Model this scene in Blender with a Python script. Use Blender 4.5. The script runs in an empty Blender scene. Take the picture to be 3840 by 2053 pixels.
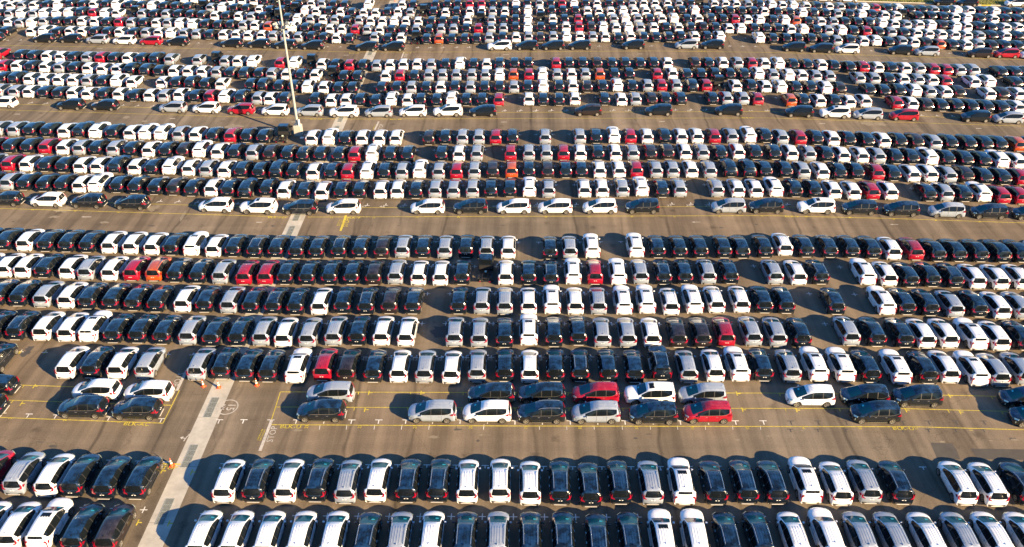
import bpy, math, random
import numpy as np
from mathutils import Vector, Matrix
R = math.radians
random.seed(7)
scene = bpy.context.scene
col = scene.collection

# ---------------------------------------------------------------- camera, sky, sun, exposure
W_, H_, FPX = 3840.0, 2053.0, 3194.0
TH, PSI, CAMH = R(33.3), R(0.8246), 53.96
cam_d = bpy.data.cameras.new('camera')
cam_d.sensor_width = 36.0
cam_d.lens = FPX / W_ * 36.0
cam_d.clip_start = 1.0
cam_d.clip_end = 6000.0
cam = bpy.data.objects.new('camera', cam_d)
col.objects.link(cam)
cam.location = (0, 0, CAMH)
cam.rotation_euler = (R(90) - TH, 0, PSI)
scene.camera = cam

SUN_EL, SHADOW_DEG = R(19.3), 34.5
world = bpy.data.worlds.new("World")
scene.world = world
world.use_nodes = True
wn = world.node_tree
bg = wn.nodes['Background']
sky = wn.nodes.new('ShaderNodeTexSky')
sky.sky_type = 'NISHITA'
sky.sun_disc = False
sky.sun_elevation = SUN_EL
sky.sun_rotation = R(90 + SHADOW_DEG)
sky.air_density = 1.0
sky.dust_density = 0.15
sky.ozone_density = 5.0
hs = wn.nodes.new('ShaderNodeHueSaturation')
hs.inputs['Saturation'].default_value = 1.12
wn.links.new(sky.outputs[0], hs.inputs['Color']); wn.links.new(hs.outputs[0], bg.inputs[0])
bg.inputs[1].default_value = 0.063
sd = bpy.data.lights.new('sun', 'SUN')
sd.energy = 5.0
sd.angle = R(0.5)
sd.color = (1.0, 0.72, 0.40)
sun = bpy.data.objects.new('sun', sd)
col.objects.link(sun)
a_ = R(SHADOW_DEG)
tosun = Vector((math.cos(a_) * math.cos(SUN_EL), -math.sin(a_) * math.cos(SUN_EL), math.sin(SUN_EL)))
sun.rotation_euler = tosun.to_track_quat('Z', 'Y').to_euler()
sun.location = tosun * 300
scene.view_settings.view_transform = 'Standard'
scene.view_settings.look = 'None'
scene.view_settings.gamma = 1.0
scene.view_settings.exposure = 2.0
scene.cycles.max_bounces = 5
scene.cycles.diffuse_bounces = 2
scene.cycles.glossy_bounces = 3

_f = Vector((-math.sin(PSI) * math.cos(TH), math.cos(PSI) * math.cos(TH), -math.sin(TH)))
_r = Vector((math.cos(PSI), math.sin(PSI), 0))
_u = _r.cross(_f)
def at(px, py, z=0.0):
    """photograph pixel -> point of the ground (or of the level z)"""
    d = _f * FPX + _r * (px - W_ / 2) + _u * (H_ / 2 - py)
    t = (z - CAMH) / d.z
    return Vector((d.x * t, d.y * t, z))
SC = 2.6833
def tl(i, y0, x, y, z=0.0):
    return at(i * 960 + x / SC, y0 + y / SC, z)

# ---------------------------------------------------------------- materials
def nodes_of(name):
    m = bpy.data.materials.new(name)
    m.use_nodes = True
    nt = m.node_tree
    return m, nt, nt.nodes['Principled BSDF']
def plain(name, c, rough=0.5, metal=0.0, coat=0.0, spec=0.5, emit=None):
    m, nt, b = nodes_of(name)
    b.inputs['Base Color'].default_value = (*c, 1)
    b.inputs['Roughness'].default_value = rough
    b.inputs['Metallic'].default_value = metal
    b.inputs['Coat Weight'].default_value = coat
    b.inputs['Coat Roughness'].default_value = 0.05
    b.inputs['Specular IOR Level'].default_value = spec
    # slight unevenness so that nothing is one flat tone
    tc = nt.nodes.new('ShaderNodeTexCoord'); no = nt.nodes.new('ShaderNodeTexNoise')
    no.inputs['Scale'].default_value = 6.0; no.inputs['Detail'].default_value = 3
    nt.links.new(tc.outputs['Object'], no.inputs['Vector'])
    mr = nt.nodes.new('ShaderNodeMapRange')
    mr.inputs[3].default_value = 0.85; mr.inputs[4].default_value = 1.12
    nt.links.new(no.outputs['Fac'], mr.inputs[0])
    mx = nt.nodes.new('ShaderNodeVectorMath'); mx.operation = 'SCALE'
    mx.inputs[0].default_value = c
    nt.links.new(mr.outputs[0], mx.inputs['Scale'])
    nt.links.new(mx.outputs[0], b.inputs['Base Color'])
    return m
def paint(name, c, metal, rough, dust_sky_c, dust_sky, side=0.35, coat=0.9):
    """car paint with clear coat and a patchy dusty film (on black also painted-in sky reflection), different on every car"""
    m, nt, b = nodes_of(name)
    L = nt.links.new
    tc = nt.nodes.new('ShaderNodeTexCoord'); oi = nt.nodes.new('ShaderNodeObjectInfo')
    add = nt.nodes.new('ShaderNodeVectorMath'); add.operation = 'ADD'
    mul = nt.nodes.new('ShaderNodeMath'); mul.operation = 'MULTIPLY'; mul.inputs[1].default_value = 57.0
    L(oi.outputs['Random'], mul.inputs[0])
    L(tc.outputs['Object'], add.inputs[0]); L(mul.outputs[0], add.inputs[1])
    no = nt.nodes.new('ShaderNodeTexNoise'); no.inputs['Scale'].default_value = 1.5
    no.inputs['Detail'].default_value = 5; no.inputs['Roughness'].default_value = 0.62
    L(add.outputs[0], no.inputs['Vector'])
    ramp = nt.nodes.new('ShaderNodeMapRange'); ramp.inputs[1].default_value = 0.42; ramp.inputs[2].default_value = 0.58
    L(no.outputs['Fac'], ramp.inputs[0])
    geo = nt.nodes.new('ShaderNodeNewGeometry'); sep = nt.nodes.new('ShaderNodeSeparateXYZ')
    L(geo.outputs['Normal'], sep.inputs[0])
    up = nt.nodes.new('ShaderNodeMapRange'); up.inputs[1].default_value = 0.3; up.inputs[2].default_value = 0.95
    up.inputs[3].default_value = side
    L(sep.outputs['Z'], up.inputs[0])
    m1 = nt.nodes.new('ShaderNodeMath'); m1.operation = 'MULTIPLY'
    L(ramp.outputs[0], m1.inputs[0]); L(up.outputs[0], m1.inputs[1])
    m2 = nt.nodes.new('ShaderNodeMath'); m2.operation = 'MULTIPLY'; m2.inputs[1].default_value = dust_sky
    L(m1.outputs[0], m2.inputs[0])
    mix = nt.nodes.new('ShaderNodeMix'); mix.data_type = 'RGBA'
    mix.inputs[6].default_value = (*c, 1); mix.inputs[7].default_value = (*dust_sky_c, 1)
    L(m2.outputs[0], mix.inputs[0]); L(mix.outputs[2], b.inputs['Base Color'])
    b.inputs['Metallic'].default_value = metal
    rr = nt.nodes.new('ShaderNodeMapRange'); rr.inputs[3].default_value = rough; rr.inputs[4].default_value = rough + 0.18
    L(m1.outputs[0], rr.inputs[0]); L(rr.outputs[0], b.inputs['Roughness'])
    b.inputs['Coat Weight'].default_value = coat
    cr = nt.nodes.new('ShaderNodeMapRange'); cr.inputs[3].default_value = 0.03; cr.inputs[4].default_value = 0.3
    L(m1.outputs[0], cr.inputs[0]); L(cr.outputs[0], b.inputs['Coat Roughness'])
    return m
M = {}
M['white'] = paint('white_paint', (0.70, 0.745, 0.81), 0.0, 0.35, (0.62, 0.61, 0.60), 0.35)
M['silver'] = paint('silver_paint', (0.29, 0.345, 0.43), 0.3, 0.36, (0.36, 0.40, 0.46), 0.4)
M['black'] = paint('black_paint', (0.004, 0.007, 0.012), 0.0, 0.25, (0.006, 0.036, 0.108), 0.85, 0.03, 0.8)  # blue of the dusty film paints the sky's reflection onto upward faces
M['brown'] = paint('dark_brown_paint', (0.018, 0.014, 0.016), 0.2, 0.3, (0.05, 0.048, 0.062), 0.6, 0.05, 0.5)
M['red'] = paint('red_paint', (0.29, 0.003, 0.018), 0.15, 0.3, (0.30, 0.03, 0.06), 0.4)
M['orange'] = paint('orange_paint', (0.38, 0.060, 0.010), 0.15, 0.3, (0.48, 0.16, 0.06), 0.4)
M['glass'] = plain('tinted_glass', (0.005, 0.007, 0.009), 0.1, 0, 0, 0.3)
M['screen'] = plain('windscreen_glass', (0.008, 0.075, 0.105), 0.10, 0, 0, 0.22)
M['trim'] = plain('black_plastic', (0.014, 0.014, 0.015), 0.55)
M['tyre'] = plain('tyre_rubber', (0.012, 0.012, 0.012), 0.8)
M['alloy'] = plain('alloy_rim', (0.42, 0.41, 0.39), 0.3, 0.7)
M['chrome'] = plain('chrome', (0.62, 0.62, 0.62), 0.2, 0.85)
M['light'] = plain('tail_lens', (0.21, 0.002, 0.014), 0.15, 0, 0.8)
M['lamp'] = plain('head_lens', (0.5, 0.62, 0.55), 0.12, 0.3, 1.0)
M['skid'] = plain('skid_plate', (0.55, 0.54, 0.52), 0.4, 0.3)
M['plate'] = plain('plate_white', (0.8, 0.8, 0.78), 0.4)
M['paper'] = plain('cyan_paper', (0.03, 0.45, 0.55), 0.7)
M['cone'] = plain('cone_orange', (0.75, 0.09, 0.02), 0.5)
M['cwhite'] = plain('cone_white', (0.75, 0.72, 0.68), 0.5)
M['pole'] = plain('galvanised_mast', (0.27, 0.29, 0.28), 0.55, 0.1)
M['plinth'] = plain('plinth_concrete', (0.31, 0.305, 0.275), 0.85)
M['floodglass'] = plain('flood_glass', (0.45, 0.47, 0.48), 0.15)

# ---------------------------------------------------------------- mesh building
class MB:
    def __init__(s):
        s.v = []; s.f = []; s.m = []; s.sm = []
    def add(s, vs, fs, mi=0, mat=None, smooth=False):
        n = len(s.v)
        for v in vs:
            v = Vector(v)
            s.v.append(tuple(mat @ v) if mat else tuple(v))
        for f in fs:
            s.f.append([i + n for i in f]); s.m.append(mi); s.sm.append(smooth)
    def box(s, x0, x1, y0, y1, z0, z1, mi=0, bev=0.0, mat=None):
        b = bev
        if b <= 0:
            vs = [(x, y, z) for z in (z0, z1) for y in (y0, y1) for x in (x0, x1)]
            fs = [(0, 2, 3, 1), (4, 5, 7, 6), (0, 1, 5, 4), (2, 6, 7, 3), (0, 4, 6, 2), (1, 3, 7, 5)]
            s.add(vs, fs, mi, mat); return
        def ring(i, z):
            a = i
            return [(x0 + a, y0, z), (x1 - a, y0, z), (x1, y0 + a, z), (x1, y1 - a, z), (x1 - a, y1, z), (x0 + a, y1, z), (x0, y1 - a, z), (x0, y0 + a, z)]
        def ringi(z):
            return [(x0 + 1.6 * b, y0 + b, z), (x1 - 1.6 * b, y0 + b, z), (x1 - b, y0 + 1.6 * b, z), (x1 - b, y1 - 1.6 * b, z), (x1 - 1.6 * b, y1 - b, z), (x0 + 1.6 * b, y1 - b, z), (x0 + b, y1 - 1.6 * b, z), (x0 + b, y0 + 1.6 * b, z)]
        rs = [ringi(z0), ring(b, z0 + b), ring(b, z1 - b), ringi(z1)]
        vs = [p for r_ in rs for p in r_]
        fs = [tuple(range(7, -1, -1)), tuple(range(24, 32))]
        for k in range(3):
            for i in range(8):
                j = (i + 1) % 8
                fs.append((k * 8 + i, k * 8 + j, k * 8 + 8 + j, k * 8 + 8 + i))
        s.add(vs, fs, mi, mat)
    def cyl(s, p, q, r0, r1=None, n=12, mi=0, caps=True, mat=None, smooth=True):
        r1 = r0 if r1 is None else r1
        p = Vector(p); q = Vector(q); d = (q - p).normalized()
        a = d.orthogonal().normalized(); b = d.cross(a)
        vs = []
        for c, r in ((p, r0), (q, r1)):
            for i in range(n):
                t = 2 * math.pi * i / n
                vs.append(c + a * math.cos(t) * r + b * math.sin(t) * r)
        fs = [(i, (i + 1) % n, n + (i + 1) % n, n + i) for i in range(n)]
        s.add(vs, fs, mi, mat, smooth)
        if caps:
            s.add(vs[:n], [tuple(range(n - 1, -1, -1))], mi, mat)
            s.add(vs[n:], [tuple(range(n))], mi, mat)
    def quad(s, a, b, c, d, mi=0):
        s.add([a, b, c, d], [(0, 1, 2, 3)], mi)
    def slab(s, poly, nrm, t, mi=0):
        """polygon (3D points) thickened along nrm"""
        n = len(poly); nv = Vector(nrm) * t
        vs = [Vector(p) for p in poly] + [Vector(p) + nv for p in poly]
        fs = [tuple(range(n - 1, -1, -1)), tuple(range(n, 2 * n))] + [(i, (i + 1) % n, n + (i + 1) % n, n + i) for i in range(n)]
        s.add(vs, fs, mi)
    def mesh(s, name, mats):
        me = bpy.data.meshes.new(name)
        me.from_pydata([tuple(v) for v in s.v], [], s.f)
        for m in mats: me.materials.append(m)
        me.polygons.foreach_set('material_index', s.m)
        me.polygons.foreach_set('use_smooth', s.sm)
        me.update()
        return me
def link(name, me, parent=None):
    o = bpy.data.objects.new(name, me)
    col.objects.link(o)
    if parent: o.parent = parent
    return o
def tag(o, label, cat, group=None):
    o['label'] = label; o['category'] = cat
    if group: o['group'] = group
def structure(name, mb, mats, kind='structure'):
    o = link(name, mb.mesh(name, mats) if isinstance(mb, MB) else mb)
    o['kind'] = kind
    return o
def children(o):
    return [c for c in bpy.data.objects if c.parent == o]

# ---------------------------------------------------------------- ground
def asphalt():
    m, nt, b = nodes_of('asphalt'); L = nt.links.new
    tc = nt.nodes.new('ShaderNodeTexCoord')
    def noise(scale, det=4, rough=0.55, stretch=None, dist=0.0):
        n = nt.nodes.new('ShaderNodeTexNoise'); n.inputs['Scale'].default_value = scale
        n.inputs['Detail'].default_value = det; n.inputs['Roughness'].default_value = rough; n.inputs['Distortion'].default_value = dist
        if stretch:
            mp = nt.nodes.new('ShaderNodeMapping'); mp.inputs['Scale'].default_value = stretch
            L(tc.outputs['Object'], mp.inputs['Vector']); L(mp.outputs[0], n.inputs['Vector'])
        else: L(tc.outputs['Object'], n.inputs['Vector'])
        return n.outputs['Fac']
    def mrange(x, a, b_, c, d):
        r = nt.nodes.new('ShaderNodeMapRange'); r.inputs[1].default_value = a; r.inputs[2].default_value = b_
        r.inputs[3].default_value = c; r.inputs[4].default_value = d; L(x, r.inputs[0]); return r.outputs[0]
    def math2(op, x, y):
        n = nt.nodes.new('ShaderNodeMath'); n.operation = op
        for i, q in enumerate((x, y)):
            if isinstance(q, (int, float)): n.inputs[i].default_value = q
            else: L(q, n.inputs[i])
        return n.outputs[0]
    big = mrange(noise(0.045, 4), 0.3, 0.7, 0.80, 1.18)
    mid = mrange(noise(0.6, 5, 0.65), 0.3, 0.7, 0.90, 1.10)
    fine = mrange(noise(9.0, 4, 0.75), 0.25, 0.75, 0.68, 1.32)
    strk = mrange(noise(0.5, 4, 0.6, (1.1, 0.05, 1)), 0.34, 0.66, 0.66, 1.28)   # rolled strips running away from the viewer
    strk2 = mrange(noise(0.5, 5, 0.65, (0.04, 1.6, 1), 0.3), 0.35, 0.65, 0.93, 1.06)  # tyre wear along the lanes
    # dark paving joints about every five metres
    sp = nt.nodes.new('ShaderNodeSeparateXYZ'); L(tc.outputs['Object'], sp.inputs[0])
    wob = mrange(noise(0.08, 3), 0, 1, -1.2, 1.2)
    xx = math2('ADD', sp.outputs['X'], wob)
    fr = math2('FRACT', math2('DIVIDE', math2('ADD', xx, 500.0), 5.6), 0.0)
    dj = math2('ABSOLUTE', math2('SUBTRACT', fr, 0.5), 0.0)
    joint = mrange(dj, 0.0, 0.045, 0.0, 1.0)
    jn = mrange(noise(0.12, 3, 0.5, (1, 0.5, 1)), 0.38, 0.6, 0.05, 0.5)
    jf = math2('SUBTRACT', 1.0, math2('MULTIPLY', math2('SUBTRACT', 1.0, joint), jn))
    # oil spots
    vo = nt.nodes.new('ShaderNodeTexVoronoi'); vo.inputs['Scale'].default_value = 0.28
    L(tc.outputs['Object'], vo.inputs['Vector'])
    spot = mrange(math2('ADD', vo.outputs['Distance'], mrange(noise(2.5, 3), 0, 1, -0.15, 0.15)), 0.02, 0.16, 0.6, 1.0)
    # thin cracks
    vc = nt.nodes.new('ShaderNodeTexVoronoi'); vc.feature = 'DISTANCE_TO_EDGE'; vc.inputs['Scale'].default_value = 0.06
    mpw = nt.nodes.new('ShaderNodeVectorMath'); mpw.operation = 'ADD'
    nw = nt.nodes.new('ShaderNodeTexNoise'); nw.inputs['Scale'].default_value = 0.25; nw.inputs['Detail'].default_value = 5
    L(tc.outputs['Object'], nw.inputs['Vector'])
    sc = nt.nodes.new('ShaderNodeVectorMath'); sc.operation = 'SCALE'; sc.inputs['Scale'].default_value = 7.0
    L(nw.outputs['Color'], sc.inputs[0]); L(tc.outputs['Object'], mpw.inputs[0]); L(sc.outputs[0], mpw.inputs[1]); L(mpw.outputs[0], vc.inputs['Vector'])
    crack = mrange(vc.outputs['Distance'], 0.0, 0.004, 0.72, 1.0)
    f = big
    for q in (mid, fine, strk, strk2, jf, spot, crack): f = math2('MULTIPLY', f, q)
    ramp = nt.nodes.new('ShaderNodeMix'); ramp.data_type = 'RGBA'
    ramp.inputs[6].default_value = (0.152, 0.120, 0.086, 1); ramp.inputs[7].default_value = (0.138, 0.117, 0.090, 1)
    L(mrange(noise(0.02, 3), 0.4, 0.6, 0, 1), ramp.inputs[0])
    vm = nt.nodes.new('ShaderNodeVectorMath'); vm.operation = 'SCALE'
    L(ramp.outputs[2], vm.inputs[0]); L(f, vm.inputs['Scale']); L(vm.outputs[0], b.inputs['Base Color'])
    b.inputs['Roughness'].default_value = 0.85
    b.inputs['Specular IOR Level'].default_value = 0.25
    bp = nt.nodes.new('ShaderNodeBump'); bp.inputs['Strength'].default_value = 0.35; bp.inputs['Distance'].default_value = 0.02
    L(noise(14.0, 3, 0.7), bp.inputs['Height']); L(bp.outputs[0], b.inputs['Normal'])
    return m
def worn(name, c, wear_to, amount=0.5, scale=5.0, rough=0.8):
    """paint or concrete with worn patches"""
    m, nt, b = nodes_of(name); L = nt.links.new
    tc = nt.nodes.new('ShaderNodeTexCoord')
    n = nt.nodes.new('ShaderNodeTexNoise'); n.inputs['Scale'].default_value = scale; n.inputs['Detail'].default_value = 6; n.inputs['Roughness'].default_value = 0.7
    L(tc.outputs['Object'], n.inputs['Vector'])
    r = nt.nodes.new('ShaderNodeMapRange'); r.inputs[1].default_value = 0.4; r.inputs[2].default_value = 0.65; r.inputs[4].default_value = amount
    L(n.outputs['Fac'], r.inputs[0])
    mx = nt.nodes.new('ShaderNodeMix'); mx.data_type = 'RGBA'; mx.inputs[6].default_value = (*c, 1); mx.inputs[7].default_value = (*wear_to, 1)
    L(r.outputs[0], mx.inputs[0])
    n2 = nt.nodes.new('ShaderNodeTexNoise'); n2.inputs['Scale'].default_value = 0.7; n2.inputs['Detail'].default_value = 5
    L(tc.outputs['Object'], n2.inputs['Vector'])
    r2 = nt.nodes.new('ShaderNodeMapRange'); r2.inputs[1].default_value = 0.3; r2.inputs[2].default_value = 0.7; r2.inputs[3].default_value = 0.8; r2.inputs[4].default_value = 1.1
    L(n2.outputs['Fac'], r2.inputs[0])
    vm = nt.nodes.new('ShaderNodeVectorMath'); vm.operation = 'SCALE'; L(mx.outputs[2], vm.inputs[0]); L(r2.outputs[0], vm.inputs['Scale'])
    L(vm.outputs[0], b.inputs['Base Color'])
    b.inputs['Roughness'].default_value = rough
    return m
M['asphalt'] = asphalt()
M['concrete'] = worn('strip_concrete', (0.40, 0.39, 0.35), (0.31, 0.30, 0.27), 0.6, 2.5)
M['mark'] = worn('white_marking', (0.66, 0.67, 0.66), (0.3, 0.29, 0.27), 0.5)
M['ymark'] = worn('yellow_marking', (0.56, 0.47, 0.03), (0.24, 0.20, 0.07), 0.85)
M['dmark'] = worn('blacked_out_marking', (0.045, 0.045, 0.05), (0.07, 0.065, 0.055), 0.5)
M['patch'] = worn('asphalt_patch', (0.058, 0.054, 0.048), (0.072, 0.066, 0.056), 0.6, 3.0)
M['pale'] = worn('pale_repair', (0.22, 0.19, 0.14), (0.14, 0.12, 0.09), 0.7, 3.0)
M['grate'] = plain('grate_steel', (0.26, 0.29, 0.28), 0.6, 0.1)
M['pit'] = plain('grate_pit', (0.02, 0.021, 0.02), 0.8)
M['kerb'] = worn('kerb_concrete', (0.5, 0.47, 0.40), (0.35, 0.32, 0.27), 0.5)
M['grass'] = worn('verge_grass', (0.17, 0.17, 0.03), (0.10, 0.12, 0.025), 0.8, 1.2)

g = MB()
g.quad((-900, -300, 0), (900, -300, 0), (900, 1500, 0), (-900, 1500, 0))
structure('ground', g, [M['asphalt']])

def strokes(mb, pts, w, z, mi=0):
    """a painted line through ground points"""
    for a, b in zip(pts[:-1], pts[1:]):
        a = Vector((a.x, a.y, z)); b = Vector((b.x, b.y, z))
        d = (b - a).normalized(); n = Vector((-d.y, d.x, 0)) * (w / 2)
        mb.quad(a - n, b - n, b + n, a + n, mi)

# concrete drainage strip
p0 = tl(0, 1640, 1510, 1108); p1 = tl(1, 0, 1377, 40)
sdir = (p1 - p0).normalized(); sn = Vector((-sdir.y, sdir.x, 0))
sw = 0.97
a = p0 - sdir * 22; b = p1 + sdir * 40
st = MB(); L_ = (b - a).length; seg = 6.1; k = 0; x = 0.0
while x < L_:
    q0 = a + sdir * x; q1 = a + sdir * min(L_, x + seg - 0.03)
    st.quad(*[Vector((v.x, v.y, 0.004)) for v in (q0 + sn * sw, q0 - sn * sw, q1 - sn * sw, q1 + sn * sw)])
    x += seg
structure('concrete_strip', st, [M['concrete']])
# drain grates
def unit_grate():
    fr = MB(); pit = MB(); w, l = 0.36, 1.36
    fr.box(-w, w, -l, -l + 0.04, 0.0, 0.014); fr.box(-w, w, l - 0.04, l, 0.0, 0.014)
    fr.box(-w, -w + 0.04, -l + 0.04, l - 0.04, 0.0, 0.014); fr.box(w - 0.04, w, -l + 0.04, l - 0.04, 0.0, 0.014)
    for i in range(9):
        xx = -w + 0.04 + 0.07 * (i + 0.5)
        pit.box(xx - 0.016, xx + 0.016, -l + 0.04, l - 0.04, 0.003, 0.011, 1)
    for i in range(1, 4):
        yy = -l + 2 * l * i / 4
        pit.box(-w + 0.04, w - 0.04, yy - 0.02, yy + 0.02, 0.0045, 0.0135, 1)
    pit.quad((-w + 0.04, -l + 0.04, 0.002), (w - 0.04, -l + 0.04, 0.002), (w - 0.04, l - 0.04, 0.002), (-w + 0.04, l - 0.04, 0.002), 0)
    return fr.mesh('grate_frame', [M['grate']]), pit.mesh('grate_bars', [M['pit'], M['grate']])
gfr, gpit = unit_grate()
GR = [(0, 1640, 1650, 748, 'nearest the bottom edge, between the two nearest rows of cars'), (0, 1640, 1905, 190, 'beside the cone that stands next to the yellow STOP'),
      (0, 1260, 2125, 720, 'beside the painted speed circle'),
      (1, 460, 350, 1098, 'at the far side of the middle lane'), (1, 460, 423, 938, 'beside the yellow line of the middle lane'),
      (1, 180, 812, 822, 'in the lane by the lamp mast, nearer of two'), (1, 180, 862, 712, 'in the lane by the lamp mast, farther of two'),
      (1, 180, 1160, 53, 'in the farthest open lane'), (1, 0, 1387, 50, 'at the very far end by the top edge'), (1, 850, 95, 602, 'between the second and third rows behind the middle side-on cars')]
gang = math.atan2(sdir.y, sdir.x) - math.pi / 2
for (i, y0, x, y, txt) in GR:
    p = tl(i, y0, x, y)
    d = (p - p0).dot(sdir); p = p0 + sdir * d + sn * 0.10
    e = bpy.data.objects.new('drain_grate', None); col.objects.link(e)
    e.location = (p.x, p.y, 0.006); e.rotation_euler = (0, 0, gang)
    tag(e, 'dark steel drain grate ' + txt, 'drain grate', 'drain grates in the concrete strip')
    link('frame', gfr, e); link('bars', gpit, e)

# ---------------------------------------------------------------- painted writing
_tc = {}
def text_faces(s):
    if s in _tc: return _tc[s]
    cu = bpy.data.curves.new('t', 'FONT'); cu.body = s; cu.size = 1.0
    cu.align_x = 'CENTER'; cu.align_y = 'CENTER'; cu.resolution_u = 2
    cu.offset = 0.004
    o = bpy.data.objects.new('t', cu); col.objects.link(o)
    dg = bpy.context.evaluated_depsgraph_get()
    me = bpy.data.meshes.new_from_object(o.evaluated_get(dg))
    r = ([tuple(v.co) for v in me.vertices], [tuple(p.vertices) for p in me.polygons])
    bpy.data.objects.remove(o); bpy.data.curves.remove(cu); bpy.data.meshes.remove(me)
    _tc[s] = r
    return r
def write(mb, s, p, size, deg, z, mi=0, sx=1.0):
    vs, fs = text_faces(s)
    write.n = getattr(write, 'n', 0) + 1; z += 0.001 + 0.00002 * write.n
    mt = Matrix.Translation((p.x, p.y, z)) @ Matrix.Rotation(R(deg), 4, 'Z') @ Matrix.Diagonal((size * sx, size, 1, 1))
    mb.add([(v[0], v[1], 0) for v in vs], fs, mi, mt)
wl, yl = MB(), MB()
ZT = 0.012
# near lane
write(yl, 'BLK-AC', tl(0, 1260, 1375, 890), 0.62, -1.5, ZT, sx=1.15)
write(yl, 'BLK-U', tl(1, 1260, 348, 917), 0.62, 0, ZT, sx=1.15)
write(yl, 'BLK-U', tl(3, 1260, 1360, 933), 0.62, -1, ZT, sx=1.15)
for t, i, x, y in [('23', 1, 510, 915), ('22', 1, 1045, 915), ('21', 1, 1600, 918), ('20', 1, 2160, 920), ('19', 2, 140, 925), ('18', 2, 685, 925), ('17', 2, 1255, 927),
                   ('16', 2, 1815, 930), ('15', 2, 2370, 928), ('14', 3, 357, 928), ('13', 3, 925, 928), ('12', 3, 1492, 930), ('11', 3, 2040, 943), ('3', 0, 103, 833), ('2', 0, 655, 853), ('1', 0, 1195, 872)]:
    write(yl, t, tl(i, 1260, x, y), 0.45, 90, ZT)
write(wl, 'STOP', tl(1, 1260, 165, 990), 0.85, 90, ZT, sx=1.0)
write(yl, 'JANGAN LUPA', tl(1, 1260, 42, 995), 0.22, 86, ZT)
write(yl, 'REM TANGAN', tl(1, 1260, 66, 1000), 0.22, 86, ZT)
strokes(wl, [tl(1, 1260, 160, 845), tl(1, 1260, 40, 1158)], 0.28, ZT)
write(wl, 'STOP', tl(0, 1260, 1790, 440), 0.85, -90, ZT, sx=1.0)
strokes(wl, [tl(0, 1260, 1880, 345), tl(0, 1260, 1780, 553)], 0.28, ZT)
write(yl, 'STOP', tl(0, 1640, 1692, 310), 0.58, 0, ZT + 0.001, sx=1.15)
strokes(yl, [tl(0, 1640, 1600, 268), tl(0, 1640, 1818, 274)], 0.14, ZT)
# speed circle
c = tl(0, 1260, 2290, 718)
ring = [c + Vector((math.cos(t) * 0.93, math.sin(t) * 0.98, 0)) for t in [2 * math.pi * i / 48 for i in range(49)]]
strokes(wl, ring, 0.10, ZT)
write(wl, '15', c + Vector((0.28, 0, 0)), 1.05, -90, ZT)
write(wl, 'KM', c + Vector((-0.45, 0.0, 0)), 0.55, -90, ZT)
# turning arrows
def arrow(mb, i, y0, x0, x1, y, w=0.12, head=True):
    a = tl(i, y0, x0, y); b = tl(i, y0, x1, y)
    strokes(mb, [a, b], w, ZT)
    if head:
        d = (b - a).normalized(); n = Vector((-d.y, d.x, 0))
        mb.add([Vector((v.x, v.y, ZT + 0.001)) for v in (a - d * 0.3, a + n * 0.15 + d * 0.06, a - n * 0.15 + d * 0.06)], [(0, 1, 2)])
q = tl(0, 1260, 1848, 1062)
strokes(wl, [q, q + Vector((0.08, 0.5, 0)), q + Vector((0.22, 0.8, 0))], 0.10, ZT)
strokes(wl, [q + Vector((0.03, 0.35, 0)), q + Vector((-0.25, 0.42, 0))], 0.10, ZT)
wl.add([(q.x + 0.12, q.y + 0.78, ZT + .001), (q.x + 0.38, q.y + 0.74, ZT + .001), (q.x + 0.33, q.y + 1.15, ZT + .001)], [(0, 1, 2)])
wl.add([(q.x - 0.22, q.y + 0.22, ZT + .001), (q.x - 0.20, q.y + 0.62, ZT + .001), (q.x - 0.50, q.y + 0.46, ZT + .001)], [(0, 1, 2)])
fl = MB(); arrow(fl, 1, 1260, 2270, 2360, 999, 0.05); arrow(fl, 2, 1260, 2580, 2640, 1010, 0.05); structure('faded_arrows', fl, [M['pale']])
# middle lane
write(yl, 'BLK-AD', tl(1, 460, 210, 957), 0.62, -1, ZT, sx=1.1)
write(yl, 'BLK-V', tl(1, 460, 980, 960), 0.62, 0, ZT, sx=1.1)
write(yl, 'BLK-V', tl(3, 460, 240, 947), 0.62, -1, ZT, sx=1.1)
write(yl, 'STOP', tl(1, 460, 912, 1010), 0.85, 90, ZT, sx=1.0)
write(yl, 'JANGAN LUPA', tl(1, 460, 832, 1008), 0.24, 86, ZT)
write(yl, 'REM TANGAN', tl(1, 460, 852, 1010), 0.24, 86, ZT)
strokes(yl, [tl(1, 460, 905, 935), tl(1, 460, 850, 1092)], 0.28, ZT)
for t, i, x, y in [('23', 1, 762, 957), ('22', 1, 1187, 957), ('21', 1, 1622, 955), ('20', 1, 2040, 953), ('19', 1, 2490, 953), ('18', 2, 342, 951), ('17', 2, 778, 950), ('16', 2, 1205, 948),
                   ('15', 2, 1638, 947), ('14', 2, 2088, 946), ('13', 2, 2515, 945), ('12', 3, 385, 947), ('11', 3, 828, 957), ('10', 3, 1265, 975), ('9', 3, 1692, 987), ('8', 3, 2130, 1000), ('5', 0, 330, 880), ('4', 0, 758, 892), ('3', 0, 1190, 906), ('2', 0, 1615, 918), ('1', 0, 2050, 932)]:
    write(yl, t, tl(i, 460, x, y), 0.5, 90, ZT)
for t, i, x, y in [('47', 1, 1085, 848), ('46', 1, 1270, 848), ('45', 1, 1468, 848), ('44', 1, 1660, 848), ('40', 1, 2405, 845), ('38', 2, 235, 843), ('36', 2, 620, 842), ('31', 2, 1585, 838), ('30', 2, 1778, 838), ('29', 2, 1968, 838), ('25', 3, 170, 830), ('20', 3, 1130, 860), ('7', 0, 1580, 805), ('6', 0, 1765, 808), ('5', 0, 1962, 820)]:
    write(wl, t, tl(i, 460, x, y), 0.68, 0, ZT, sx=1.1)
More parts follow.
